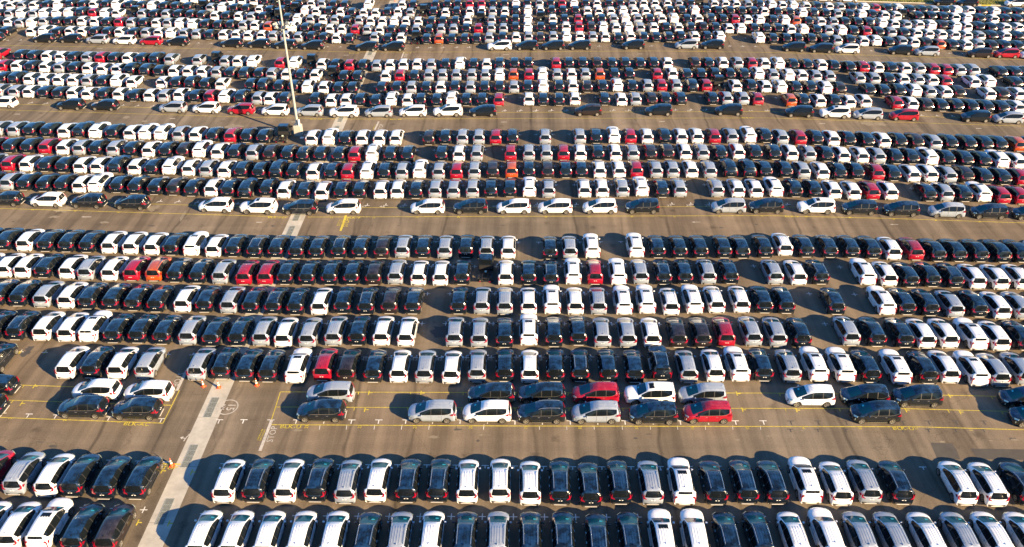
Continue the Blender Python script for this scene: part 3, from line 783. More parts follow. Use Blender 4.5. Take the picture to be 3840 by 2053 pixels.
        for sx, nm in ((1, ''), (-1, '.')):
            sp = MB(); sp.box(min(sx * .88, sx * 1.0), max(sx * .88, sx * 1.0), -.90, .92, .36, .42, 0, .02)
            D['side_step' + nm] = (sp, [M['skid']])
    pp = MB()
    s0 = min(stations(P, .02), key=lambda s: abs(s[0] - 1.16)); s1 = min(stations(P, .02), key=lambda s: abs(s[0] - 1.0))
    pp.slab([(.22, s0[0], s0[1] + .006), (.46, s0[0] - .02, s0[1] - .0), (.42, s1[0], s1[1] + .002), (.20, s1[0], s1[1] + .008)], (0, .45, .9), .004)
    D['windscreen_sheet'] = (pp, [M['paper']])
    for q_, _ in D.values(): warp(q_, P)
    return D
DEF = {k: parts_of(k, .13) for k in ('m', 's')}
CODE = {  # code: model, colour, rails, sunroof
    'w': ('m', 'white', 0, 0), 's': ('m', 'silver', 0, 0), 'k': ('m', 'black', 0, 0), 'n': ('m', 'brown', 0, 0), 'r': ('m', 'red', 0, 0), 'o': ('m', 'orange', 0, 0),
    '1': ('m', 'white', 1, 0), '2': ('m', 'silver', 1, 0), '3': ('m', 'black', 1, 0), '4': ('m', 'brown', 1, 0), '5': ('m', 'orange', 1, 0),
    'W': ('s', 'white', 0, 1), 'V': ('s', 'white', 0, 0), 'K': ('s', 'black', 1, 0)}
MESH = {}
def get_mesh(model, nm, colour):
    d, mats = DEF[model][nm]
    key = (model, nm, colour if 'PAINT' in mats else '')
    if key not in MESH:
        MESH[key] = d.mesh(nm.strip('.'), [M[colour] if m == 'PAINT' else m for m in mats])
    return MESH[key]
PROTO = {}
def prototype(code, sheet):
    model, colour, rails, roof = CODE[code]
    key = (code, sheet)
    if key in PROTO: return PROTO[key]
    P = MPV if model == 'm' else SUV
    root = bpy.data.objects.new('people_carrier' if model == 'm' else 'off_road_car', None)
    parts = []
    for nm in DEF[model]:
        if nm.startswith('roof_rail') and not rails: continue
        if nm == 'sunroof' and not roof: continue
        if nm == 'windscreen_sheet' and not sheet: continue
        o = bpy.data.objects.new(nm.strip('.'), get_mesh(model, nm, colour)); parts.append((o, None))
    for ya in P['axles']:
        for sx in (1, -1):
            t, rm = WH[(model, sx)]
            o = bpy.data.objects.new('wheel', t); o.location = (sx * (.765 if model == 'm' else .795), ya, P['wr'])
            r_ = bpy.data.objects.new('rim', rm)
            parts.append((o, None)); parts.append((r_, o))
    PROTO[key] = (root, parts)
    return PROTO[key]
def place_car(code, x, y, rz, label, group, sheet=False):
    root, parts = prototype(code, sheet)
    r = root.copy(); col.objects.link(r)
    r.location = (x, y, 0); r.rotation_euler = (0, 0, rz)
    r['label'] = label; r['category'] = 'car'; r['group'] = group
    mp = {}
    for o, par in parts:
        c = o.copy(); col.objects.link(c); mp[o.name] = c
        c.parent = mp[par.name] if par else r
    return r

# low detail cars for the far rows
def lod(model):
    P = MPV if model == 'm' else SUV
    cf = car_faces(P, .30); b = MB()
    shell(cf['body'], b, 0)
    for nm, mi in (('windscreen', 2), ('rear_window', 1), ('side_r', 1), ('side_l', 1)): shell(cf[nm], b, mi)
    warp(b, P)
    d = DEF[model]
    for nm in ('tail_light', 'tail_light.'):
        q = d[nm][0]; b.add(q.v, q.f, 3)
    for nm in ('rear_bumper',):
        q = d[nm][0]
        for f, m_ in zip(q.f, q.m): b.add([q.v[i] for i in f], [tuple(range(len(f)))], 6 if m_ else 4)
    for nm in ('mirror', 'mirror.'):
        q = d[nm][0]; b.add(q.v, q.f, 0)
    q = d['plate_lamp'][0]; b.add(q.v, q.f, 6)
    w = P['st'][12][5]
    b.box(-w + .19, w - .19, -2.0, 2.0, P['zb'], .86, 4)
    if model == 's': q = d['sunroof'][0]; b.add(q.v, q.f, 1)
    for ya in P['axles']:
        for sx in (1, -1):
            x0 = sx * (w - .19); x1 = sx * (w - .005)
            b.cyl((x0, ya, P['wr']), (x1, ya, P['wr']), P['wr'], n=12, mi=4)
            b.cyl((x1, ya, P['wr']), (x1 + sx * .02, ya, P['wr']), P['wr'] * .68, n=8, mi=5, smooth=False)
    return b
LOD = {k: lod(k) for k in ('m', 's')}

# ---------------------------------------------------------------- where every car stands (read off the photograph, then laid on the ground)
ROWS = {}
def row(name, y0, *tiles, side=False):
    out = []
    for i, t in enumerate(tiles):
        for w in t.split():
            c = w[0]; x, y = w[1:].split(':'); out.append((c, i, float(x), float(y)))
    ROWS[name] = (y0, out, side)
row('R1', 1640, 'w-240:1140 w75:1145 W380:1150 k735:1165 n1060:1170 w1983:1240 w2315:1242', 'w75:1247 w405:1248 w742:1250 31078:1262 21413:1256 w1745:1250 32090:1258 22425:1256',
    '3187:1260 3525:1258 3875:1282 31210:1262 W1545:1275 V1885:1275 32210:1260 32535:1250', '1320:1258 V665:1262 21005:1255 21335:1258 11690:1262 22035:1260 12365:1256 12705:1260 33030:1262')
row('R2', 1640, 'r-185:565 2135:585 w450:605 k720:608 k1040:630 k1360:632 w2240:668 32545:662', 'w285:665 3592:658 2890:675 w1198:662 31510:665 31822:662 12118:672 12450:665',
    '1182:690 3487:688 3790:707 31093:682 21415:685 W1738:695 32060:687 32375:678', '395:682 W435:683 1745:695 21035:675 31360:683 12000:690 12310:703 32640:700 32960:705')
row('S1', 1260, 'k-205:812 k817:832 k1362:850', 'k648:870 s1768:877 w2322:879', '3292:885 s844:886 k1422:892 r1968:884', 'k1085:885 k2700:920', side=True)
row('S1b', 1260, 'k-85:612 w955:655 w1480:672', 's740:685 k2362:695', 'k295:692 r840:690 W1388:700 s1920:700', 'w430:715 k975:712 k1510:719 k2590:735', side=True)
row('E', 1260, 'k-110:400 w650:435 k905:430 w1165:440 s1445:440 s1970:450 k2220:440 k2460:462', 'k115:470 W385:487 r665:455 n905:465 k1175:473 w1430:475 s1690:478 w1960:485 s2220:470 k2500:465',
    'w178:475 k440:467 3690:467 k970:467 k1240:475 K1510:455 s1780:477 w2050:468 W2300:470 k2540:460', 's245:470 W515:470 W790:477 k1040:475 W1350:500 k1620:487 w1840:480 W2130:515 s2345:512 s2600:500')
row('D', 1260, 'k-90:40 3150:45 w410:52 w660:62 W880:72 k1130:75 k1380:78 k1625:90 s1880:95 k2125:110 k2380:105', 's45:105 w265:118 s515:120 s775:103 k1015:100 w1260:103 w1505:110 s1990:112 s2240:120 k2500:122',
    'W168:107 k425:115 k670:100 s915:120 s1170:120 w1415:122 n1680:122 n1920:120 r2160:113 s2430:107', 's105:115 k350:118 s840:103 k1100:112 k1380:122 w1600:130 w1830:128 W2120:152 w2350:155 k2600:150')
row('C', 850, 'k-50:800 k175:805 s415:818 w660:828 k870:835 k1110:842 k1335:852 k1560:865 w1830:865 k2050:868 s2295:878 k2520:882', '3170:885 k390:893 w630:893 k865:880 31100:890 n1340:882 k1575:885 k2035:885 s2270:885 s2500:890',
    'w165:890 W405:890 w640:890 s875:890 W1130:897 W1365:887 11605:895 W1840:887 12060:875 w2315:873 k2545:875', 'k190:880 k695:890 W1200:900 k1405:893 k1640:903 s1890:920 k2130:915 w2360:935 s2580:935')
row('B', 850, 'w30:515 w215:520 k430:520 w670:530 2855:543 w1095:550 r1320:550 51540:553 k1755:565 k1980:575 s2210:580 r2450:590', 'r85:590 k290:588 k510:592 k735:590 k955:588 n1175:592 s1400:585 w1630:595 w1850:597 k2070:588 T2305:560 w2510:592',
    'k168:590 3395:597 W620:592 r840:587 W1075:597 s1300:583 31530:587 k1745:583 s1980:583 k2205:580', 's75:585 1310:592 3535:585 W1010:597 w1225:605 k1440:617 k1660:610 31890:620 w2115:632 w2350:637 12575:635')
row('A', 850, 'k-190:235 k25:240 w235:252 k450:255 k660:260 k870:265 w1090:275 w1305:282 w1520:290 k1715:293 W1920:303 w2140:310 k2340:308 32560:318', 'k195:318 k400:327 k605:325 3830:320 k1040:322 n1260:325 s1470:318 k1675:318 s1895:323 k2110:315 s2315:325 w2535:327',
    'k385:333 s585:330 W810:327 W1255:320 k1470:320 k1690:322 k1900:320 k2140:320 k2320:323 k2550:315', '1175:297 k390:313 k630:317 k850:318 k1065:325 w1270:338 r1495:342 k1715:355 k1925:357 k2145:360 k2370:365 k2570:365')
row('S2', 460, 'k45:845 w468:855 k879:866 k1318:882 w2163:909 W2596:925', 'k434:932 1873:928 w1722:926 k2154:925 w2590:925', 'w434:924 w884:922 k1312:920 s2181:919 k2559:918', 'W488:923 k923:934 k1345:948 s1802:963 k2230:975 k2652:988', side=True)
row('3D', 460, 's60:680 k235:685 k425:697 k610:697 w790:710 W950:707 k1170:710 31350:718 k1550:730 n1740:735 k1920:745 w2120:745 k2290:752 K2460:765', 'k100:745 w275:765 k475:770 w655:780 k850:768 k1035:770 w1245:770 11415:765 k1605:768 s1800:760 s1985:762 s2175:757 k2360:755 k2555:752',
    'W175:755 s370:760 w730:757 w910:755 s1115:750 W1310:750 k1515:757 s1695:752 s2070:752 w2275:755 w2460:757', 'W85:755 k285:752 k480:757 w675:770 w870:778 r1060:778 w1245:780 k1630:795 s1805:795 k1990:800 W2180:805 r2375:820 r2560:825')
row('3C', 460, 's-110:482 r75:490 w255:495 k445:497 k620:505 w800:512 w970:515 K1150:518 w1345:525 k1520:530 W1695:530 w1890:540 s2070:545 w2250:555 k2420:555', 'k25:565 K195:565 k370:570 w565:577 k750:573 r915:573 W1110:577 k1285:570 s1465:570 W1640:567 s1835:570 r2015:570 s2195:565 n2380:560 o2570:560',
    'k170:557 n360:560 k540:560 k700:558 1885:560 w1080:560 r1255:555 s1455:558 s1625:557 w1810:557 s2000:560 K2205:557 K2395:557 k2555:552', 'k185:555 s365:565 w555:572 k730:573 k905:570 r1110:583 k1275:590 w1470:600 w1645:598 s1835:610 n2010:605 k2200:622 k2385:628 r2570:632')
row('3B', 460, 'r-100:305 k80:308 k265:310 r445:317 w625:325 s790:327 3955:328 21130:335 31305:340 w1485:350 k1660:350 n1835:352 W1995:358 w2180:367 32350:370 s2530:378', 'n130:382 k310:385 k465:395 k640:393 k825:397 r985:395 W1165:393 k1345:393 k1520:395 k1865:390 w2040:390 s2220:387 r2560:385',
    's170:383 s345:383 r520:383 w690:383 k870:380 w1045:383 s1220:380 n1400:378 n1575:373 11750:373 s1925:375 k2105:380 w2285:372 k2460:375', 'k75:375 w245:383 s425:390 k600:393 w765:403 w955:410 s1125:415 k1300:418 k1460:420 W1650:433 31820:433 k2005:440 k2185:450 W2365:460 w2540:467')
row('3A', 460, 's-40:133 s130:137 k290:140 k465:147 w635:155 K790:155 W950:163 k1120:163 w1300:173 W1450:177 W1610:180 s1790:185 w1960:192 k2130:197 r2310:203 k2475:205', '365:213 T240:200 w555:228 W725:230 k895:233 w1060:228 w1235:228 w1400:228 n1735:228 k1900:220 s2075:220 s2240:220 r2410:220 k2580:217',
    's335:218 s685:215 k850:213 W1030:213 r1195:213 w1365:213 k1545:210 w1710:213 w1870:210 r2045:213 s2220:210 W2400:208 k2560:205', 's150:222 r330:225 3500:225 w665:235 k825:235 k1010:245 w1175:252 k1340:253 n1510:258 s1690:272 31850:270 k2040:275 32205:280 k2350:285 o2540:293')
row('S3', 180, 'w20:608 k704:629 31046:637 s1732:658 w2068:664 r2418:677', 'w187:687 s532:695 W882:706 s1230:704 w1575:698 W1930:697 k2282:696', 'n766:690 k1476:688 k2182:685', '3318:703 W676:714 s1012:727 r1373:738 32095:753 s2422:768', side=True)
row('4D', 180, 's-30:490 s135:500 w280:503 k430:507 k575:515 w720:515 1870:525 k1025:522 w1185:528 k1340:540 w1495:540 s1640:545 w1795:533 k1950:548 r2100:548 W2250:558 K2410:560', 's10:570 w130:575 k280:572 k590:578 w750:593 w900:590 k1045:585 k1200:598 W1355:587 w1520:590 k1655:585 k1815:588 W1965:582 k2115:585 k2275:583 r2440:587',
    'w170:580 k315:582 k475:583 w635:577 k935:580 w1105:585 s1250:580 n1410:577 k1550:575 k1705:573 k2025:573 s2170:572 s2335:572 r2480:578', 'o235:590 k370:588 w530:597 k680:595 w830:607 w990:600 r1305:617 w1460:625 n1610:633 k1760:640 k1915:640 k2065:648 k2220:655 k2370:660 w2530:662')
row('4C', 180, 'k10:360 K130:367 w285:370 w430:378 w580:380 w725:385 s870:387 k1020:393 W1160:395 w1320:402 w1620:408 k1765:405 K1905:413 k2055:420 w2215:425 k2515:428', 'K60:437 k225:445 k370:447 W510:458 w675:460 k825:465 k965:465 k1260:463 k1415:460 s1560:458 k1710:460 w1855:458 k2000:452 s2155:457 k2300:455 k2450:452',
    '220:455 k160:448 W315:450 k475:447 w615:445 n760:450 k915:445 W1065:443 k1215:445 s1370:440 r1510:438 s1660:438 K1825:447 r1960:437 T2105:430 w2260:445 k2415:440 w2560:450', 'W140:458 k290:455 k440:452 W595:468 n735:465 k1030:480 k1180:490 k1330:485 W1495:495 s1640:502 w1800:505 n1935:502 w2240:525 n2375:520 w2540:525')
row('4B', 180, 'r10:235 w155:238 k295:240 w440:248 s590:250 k730:255 w875:262 w1020:270 w1165:272 K1300:272 K1450:283 k1590:288 w1740:290 w1885:293 w2025:298 s2170:303 k2310:307 K2450:318', 'k25:315 s150:318 w300:325 k445:328 w590:333 T745:330 k880:345 k1015:347 w1300:343 r1445:335 k1590:340 s1735:333 s1875:332 s2015:333 s2170:330 s2305:332 W2450:333 o2590:325',
    'r170:325 W310:325 s455:327 w600:325 s740:323 o885:323 k1035:320 k1185:318 r1465:323 w1620:318 31765:325 k1910:323 k2050:318 k2200:320 32345:322 W2490:322', 's60:330 W220:337 w350:338 s490:342 s630:347 s930:365 s1080:367 k1225:368 w1370:377 s1520:380 w1665:385 r1800:393 w2085:402 W2240:402 k2510:408')
row('4A', 180, 'r-40:112 k185:127 k315:133 w460:138 w600:145 k720:147 s865:150 r1000:150 k1130:155 w1275:158 k1410:160 K1545:165 s1700:170 s1980:178 T2135:178 s2255:190 w2385:190 W2530:197', 'r235:208 W380:208 T530:205 w655:222 3795:225 r935:230 k1070:230 s1210:235 w1345:230 11480:225 w1620:222 s1760:225 k1905:220 W2050:217 k2190:217 w2320:222 K2450:220',
    'k25:210 k165:207 r445:210 k575:207 k715:205 n860:207 k1010:210 k1145:207 k1295:210 k1430:207 w1570:210 n1850:207 k1985:210 w2130:207 s2280:207 r2420:210 w2550:215', 'W120:218 k265:222 k405:225 w550:230 k680:237 k835:248 r970:247 w1115:255 k1255:255 w1395:262 s1535:264 r1680:270 r1810:278 s1940:280 s2080:278 k2360:298 k2500:300')
row('S4', 0, 'k-80:425 k438:436 3706:439 s975:447 11244:454 r1513:461 31780:468 32327:484 k2601:490', 'k293:499 k567:507 k1110:520 k1378:519 W2449:513', 'k148:510 k414:509 k680:507 k1220:502 s1756:500 k2018:500', 'k265:525 k540:537 w800:544 k1336:556 s1602:569 n2136:587 r2404:590 w2670:600', side=True)
row('5E', 0, 'k40:365 w305:368 W430:364 k560:372 w695:366 w815:368 k940:366 k1070:372 w1195:374 k1330:380 s1460:380 w1590:380 W1710:387 s1845:386 s1970:395 k2100:400 12240:402 w2370:402 w2490:410', 'w50:408 s165:415 s290:415 s420:425 k550:420 k675:430 w805:437 k935:440 s1190:428 k1325:440 w1455:435 T1595:440 k1715:445 o1838:442 k1970:443 k2100:443 k2220:440 s2345:433 k2480:425',
    'w40:430 s165:420 n285:430 s415:420 W550:425 w685:418 s815:423 w940:425 k1070:430 w1195:420 k1330:425 k1455:425 k1585:425 k1705:415 w1845:420 k1970:418 W2100:425 W2500:437', 'k60:440 k195:440 k310:438 k445:440 k575:445 s705:460 k835:455 w970:468 W1100:467 k1225:475 s1360:470 w1480:480 n1610:480 o1740:497 k1870:500 w2010:507 s2130:500 n2270:510 k2395:508 k2530:515')
row('5D', 0, 'w75:270 s190:280 W305:278 s430:265 k560:262 k685:260 w815:260 w945:265 k1060:270 r1190:270 s1310:275 k1435:275 w1565:280 s1680:280 W1800:285 W1930:295 k2060:290 k2185:300 k2310:300 s2440:303 w2560:305', 'o115:315 k225:318 W360:325 k490:330 k615:335 w740:343 w860:345 r995:345 s1115:350 w1240:355 k1360:350 k1480:347 s1610:347 k1740:350 s1860:343 s1985:343 k2115:335 r2235:335 s2365:333 s2490:335',
    'k35:322 W160:325 k290:322 k415:320 w545:320 r675:320 n800:320 W920:325 w1050:330 W1175:325 s1295:328 w1430:328 k1555:325 w1680:330 k1805:325 n1930:320 k2055:325 w2190:338 W2310:342 k2445:335 k2566:335', 'k110:335 w235:345 W365:350 k500:352 s615:355 W750:358 k870:360 r1000:363 k1125:370 s1250:375 k1380:380 w1505:388 w1625:395 w1755:400 w1885:405 w2010:410 s2140:415 k2265:408 w2400:415 k2530:415')
row('5C', 0, 'k-30:185 s85:185 W200:182 s330:185 W430:180 W560:180 W680:175 K800:172 r925:172 W1045:180 w1165:180 T1320:175 s1420:185 k1540:187 s1660:190 k1785:190 k1905:195 k2020:200 w2155:208 k2270:207 w2395:213 s2520:218', 'k60:215 T200:205 k310:228 W410:240 s545:245 w670:248 s790:250 k910:255 s1035:255 w1150:262 w1270:265 W1390:265 w1505:265 w1630:268 k1765:263 k1880:262 k2005:262 w2125:252 T2255:240 s2370:252 k2490:245',
    'k35:242 W160:240 T290:235 w410:240 k530:240 r665:240 k780:240 k905:237 s1025:240 W1145:237 s1270:237 k1390:237 w1510:240 W1635:237 k1765:240 w1880:240 K2010:240 k2130:240 r2250:240 w2375:248 W2500:253', 'k60:250 W180:255 o290:257 k415:265 w540:270 s665:272 k785:270 k915:272 K1030:280 W1160:285 w1280:295 s1400:300 w1530:300 W1650:305 n1770:302 W1900:315 w2010:320 k2140:315 k2260:325 w2400:330 w2530:328')
row('5B', 0, 'w-20:100 1100:105 s210:100 w330:100 k455:95 W575:95 K695:87 k820:90 w935:90 k1055:87 W1160:90 k1290:95 k1410:100 W1520:105 k1640:105 k1755:110 k1880:112 T2010:115 s2110:125 W2230:122 k2350:127 k2470:132', 'w30:145 k130:150 k250:150 T370:140 W490:155 w600:165 k730:158 w845:170 k960:173 w1080:178 w1200:180 k1320:168 w1425:167 s1550:175 T1675:160 k1785:163 w1905:175 k2020:162 w2150:162 w2270:155 s2380:162 w2505:163',
    'K40:155 W160:152 w285:155 k400:150 k515:150 k640:152 w760:160 w875:163 w995:163 W1120:160 w1235:163 w1350:163 11470:158 k1595:152 k1715:150 W1845:155 k1960:152 k2080:155 k2200:155 k2320:158 k2440:157 w2545:165', 'k105:168 k225:170 W355:180 K470:180 k590:180 s705:188 k825:188 W950:195 k1060:190 w1180:203 w1300:208 T1395:205 k1525:208 k1655:208 k1775:215 w1890:225 W2010:233 k2145:232 w2280:243 k2400:237 k2520:240')
row('5A', 0, 'w50:22 w170:22 k300:20 k430:22 w555:22 k680:22 w820:22 w930:22 k1050:20 w1160:25 w1260:25 w1370:25 w1610:28 k1730:28 w1850:33 w1950:33 w2060:40 k2180:40 w2320:50 w2430:50 w2550:55', 'k80:58 T195:52 k320:70 k430:75 w555:85 s660:88 k775:90 k890:95 W1125:97 w1470:97 k1580:92 k1805:90 k1925:85 k2030:85 r2150:82 r2270:83 k2385:80 k2500:82',
    'W40:80 k155:75 s275:78 k390:75 r505:77 W625:80 k740:78 w855:83 k975:77 k1090:75 s1210:80 w1325:80 w1440:82 w1565:82 s1680:82 k1800:78 T1905:72 w2040:88 w2150:90 w2260:93 s2380:95 K2500:96', 'W45:100 w150:103 W260:105 w390:110 k500:107 w620:115 s735:118 3850:117 W980:128 r1090:128 k1210:130 W1320:135 k1440:143 k1560:145 s1680:150 k1790:152 W1910:155 w2040:155 k2160:160 W2295:168 k2410:165 k2530:167')
row('S5', 0, 'k2450:-20', 'k1300:3 k1540:5 w500:-10', 'k2030:-8 k2435:4', 'w-20:5 w300:15 w550:18 w795:25 k1777:58 k2010:69 w2495:71', side=True)

NEAR = {'R1': 'the nearest row', 'R2': 'the second nearest row', 'S1': 'the nearer line of side-on cars', 'S1b': 'the farther line of paired side-on cars',
        'E': 'the first row behind the side-on pair of lines', 'D': 'the second row of the middle block', 'C': 'the third row of the middle block', 'B': 'the fourth row of the middle block', 'A': 'the farthest row of the middle block',
        'S2': 'the line of side-on cars beyond the middle lane'}
NEAR['S1b'] = 'the farther of the two side-on lines'; NEAR['S1'] = 'the nearer of the two side-on lines'
NEAR['E'] = 'the nearest row of the middle block'
ORD = ['first', 'second', 'third', 'fourth', 'fifth', 'sixth', 'seventh', 'eighth', 'ninth', 'tenth', 'eleventh', 'twelfth', 'thirteenth', 'fourteenth']
def desc(code):
    m, c_, rails, roof = CODE[code]
    c_ = {'brown': 'dark brown'}.get(c_, c_)
    if m == 's': return f'{c_} SUV with black sunroof' if roof else (f'{c_} SUV' + (' with roof rails' if rails else ' without sunroof'))
    return f'{c_} people carrier' + (' with silver roof rails' if rails else '')
def short(code):
    m, c_, _, _ = CODE[code]; c_ = {'brown': 'dark brown'}.get(c_, c_)
    return c_ + (' SUV' if m == 's' else ' car')

def shorter(t):
    for a_, b_ in (('the nearest row of the middle block', 'middle block row one'), ('the second row of the middle block', 'middle block row two'), ('the third row of the middle block', 'middle block row three'),
                   ('the fourth row of the middle block', 'middle block row four'), ('the farthest row of the middle block', 'the farthest middle row'), ('with black sunroof', 'with sunroof'), ('with silver roof rails', 'with roof rails')): t = t.replace(a_, b_)
    return t
cars = {}; trucks = []; far = []
for name, (y0, items, side) in ROWS.items():
    L0 = []
    for (c, i, x, y) in items:
        if side:
            p = tl(i, y0, x, y); L0.append([c, p.x, p.y + .78])
        elif c == 'T':
            p = tl(i, y0, x, y, .45); trucks.append((name, p.x, p.y + 2.0))
        else:
            half = MPV['L'] / 2 if CODE[c][0] == 'm' else SUV['L'] / 2
            p = tl(i, y0, x, y, .27); L0.append([c, p.x, p.y + half + .03])
    L0.sort(key=lambda t: t[1]); cars[name] = L0
def local_slope(L0, x):
    ws = [math.exp(-((q[1] - x) / 14.0) ** 2) for q in L0]; S = sum(ws)
    mx = sum(w * q[1] for w, q in zip(ws, L0)) / S; my = sum(w * q[2] for w, q in zip(ws, L0)) / S
    vx = sum(w * (q[1] - mx) ** 2 for w, q in zip(ws, L0)); vxy = sum(w * (q[1] - mx) * (q[2] - my) for w, q in zip(ws, L0))
    return vxy / vx if vx > 1 else 0.0
jr = random.Random(11)
n_near = 0
for name, L0 in cars.items():
    side = ROWS[name][2]
    pitch = 2.5 if not side else 5.0
    n = len(L0)
    if name in NEAR:
        ds = [desc(q[0]) for q in L0]
        def neigh(k):
            if side: return None
            l_ = 'gap' if k == 0 else ('gap' if L0[k][1] - L0[k - 1][1] > 3.9 else short(L0[k - 1][0]))
            r_ = 'gap' if k == n - 1 else ('gap' if L0[k + 1][1] - L0[k][1] > 3.9 else short(L0[k + 1][0]))
            if name in ('R1', 'R2', 'A', 'B', 'C', 'D', 'E') and (k == 0 or k == n - 1): return None
            return (l_, r_)
        sig = [(ds[k], neigh(k)) for k in range(n)]
        for k, (c, x, y) in enumerate(L0):
            same = [j for j in range(n) if ds[j] == ds[k]]
            o_ = same.index(k); back = len(same) - 1 - o_
            if len(same) == 1: lab = f'only {ds[k]} in {NEAR[name]}'
            elif sig[k][1] and sig.count(sig[k]) == 1 and o_ > 0 and back > 0:
                l_, r_ = sig[k][1]
                t = lambda s_: 'an empty bay' if s_ == 'gap' else ('an ' if s_[0] in 'aeio' else 'a ') + s_
                if l_ == r_ != 'gap': lab = f'{ds[k]} between two {l_}s in {NEAR[name]}'
                else: lab = f'{ds[k]} between {t(l_).replace(" car", "").replace("an orange","orange").replace("a ","",1) if l_!="gap" else "empty bay"} and {t(r_).replace(" car", "").replace("a ","",1) if r_!="gap" else "empty bay"} in {NEAR[name]}'
            elif o_ <= back: lab = (f'leftmost {ds[k]} in {NEAR[name]}' if o_ == 0 else f'{ORD[o_]} {ds[k]} from the left in {NEAR[name]}')
            else: lab = (f'rightmost {ds[k]} in {NEAR[name]}' if back == 0 else f'{ORD[back]} {ds[k]} from the right in {NEAR[name]}')
            if len(lab.split()) > 16: lab = shorter(lab)
            if len(lab.split()) > 16: lab = lab.replace(' people carrier', ' car').replace(' silver roof', ' roof')
            if len(lab.split()) > 16: lab = lab.replace('the line of side-on cars beyond the middle lane', 'the side-on line past the middle lane').replace(' with black sunroof', '')
            if len(lab.split()) > 16: lab = lab.replace('the farther of the two side-on lines', 'the farther side-on line').replace('the nearer of the two side-on lines', 'the nearer side-on line').replace('between ', 'between ').replace(' in the fourth row of', ' in row four of').replace(' in the third row of', ' in row three of').replace(' in the second row of', ' in row two of')
            if len(lab.split()) > 16: print('LONG', lab)
            L0[k].append(lab)
    for k, q in enumerate(L0):
        if len(q) > 3 and len(q[3].split()) > 16: q[3] = q[3].replace(' of the middle block', ' mid block'); print(q[3])
        c, x, y = q[:3]
        if side: rz = math.pi / 2 + local_slope(L0, x) + R(jr.uniform(-.5, .5))
        else: rz = R(jr.uniform(-.8, .8))
        if name in NEAR:
            place_car(c, x, y, rz, q[3], 'side-on cars in the yellow lanes' if side else 'cars parked in rows facing away', sheet=name in ('R1', 'R2', 'S1', 'S1b') and jr.random() < .8)
            n_near += 1
        else: far.append((c, x, y, rz))
    if not side:   # the rows run on past both edges of the picture
        for sgn, q in ((-1, L0[0]), (1, L0[-1])):
            for m in range(1, 7):
                far.append((jr.choice('wwskkkwskr'), q[1] + sgn * m * 2.55, q[2] + sgn * m * (-.05 if sgn < 0 else -.05), R(jr.uniform(-.8, .8))))
for m in range(28):   # one more row below the frame
    q = cars['R1'][min(m, len(cars['R1']) - 1)]
    far.append((jr.choice('wwskkkws'), q[1], q[2] - 5.6, 0))
print('individual cars', n_near, 'others', len(far))

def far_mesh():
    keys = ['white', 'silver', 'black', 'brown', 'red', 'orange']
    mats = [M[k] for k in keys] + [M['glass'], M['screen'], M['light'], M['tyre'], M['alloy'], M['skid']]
    V, LI, LS, MI, SM = [], [], [], [], []
    base = {}
    for k, b in LOD.items():
        base[k] = (np.array([tuple(v) for v in b.v], dtype=np.float32), np.concatenate([np.array(f) for f in b.f]), np.array([len(f) for f in b.f]), np.array(b.m), np.array(b.sm))
    off = 0
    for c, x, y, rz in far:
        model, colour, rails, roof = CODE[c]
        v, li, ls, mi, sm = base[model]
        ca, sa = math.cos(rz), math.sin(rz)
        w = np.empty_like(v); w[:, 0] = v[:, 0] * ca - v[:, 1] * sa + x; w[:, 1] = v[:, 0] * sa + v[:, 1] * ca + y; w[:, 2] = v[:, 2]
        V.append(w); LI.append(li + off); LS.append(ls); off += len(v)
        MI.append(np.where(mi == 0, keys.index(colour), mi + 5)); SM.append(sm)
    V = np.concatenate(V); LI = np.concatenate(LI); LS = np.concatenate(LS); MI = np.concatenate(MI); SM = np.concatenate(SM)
    me = bpy.data.meshes.new('distant_parked_cars')
    me.vertices.add(len(V)); me.vertices.foreach_set('co', V.ravel())
    me.loops.add(len(LI)); me.loops.foreach_set('vertex_index', LI.astype(np.int32))
    me.polygons.add(len(LS)); st_ = np.concatenate([[0], np.cumsum(LS)[:-1]]).astype(np.int32)
    me.polygons.foreach_set('loop_start', st_)
    for m in mats: me.materials.append(m)
    me.polygons.foreach_set('material_index', MI.astype(np.int32)); me.polygons.foreach_set('use_smooth', SM)
    me.update(calc_edges=True); me.validate()
    return me
fo = structure('distant_parked_cars', far_mesh(), None, 'stuff')
fo['label'] = 'hundreds of white, silver, black and red cars in the far rows'

# white bay marks
bm_ = MB(); dk = MB()
MK = {'R1': (1939, 2041.9, 116.6, '+'), 'R2': (1748.5, 2037.8, 109.2, 'T'), 'E': (1340, 2029.2, 93.7, '^'), 'D': (1215.3, 2027, 88.9, '+'), 'C': (1102.3, 2024.4, 84.2, '+'), 'B': (999.8, 2021.7, 80.5, '+'), 'A': (907.8, 2019.9, 77, 'T'),
      '3D': (694.8, 2015, 69.6, '+'), '3C': (625, 2013.9, 66.2, '+'), '3B': (561.4, 2012.8, 64.0, '+'), '3A': (504, 2010.6, 61.7, 'T'), '4D': (366, 2008.3, 56.3, '+'), '4C': (321, 2007, 54.5, '+'), '4B': (277.5, 2006.3, 52.8, '+'), '4A': (237.8, 2005.7, 51.2, 'T'),
      '5E': (141.6, 2002, 46.6, '+'), '5D': (110, 2001.4, 45.3, '+'), '5C': (79, 2000.7, 44.1, '+'), '5B': (48.5, 2000, 42.9, '+')}
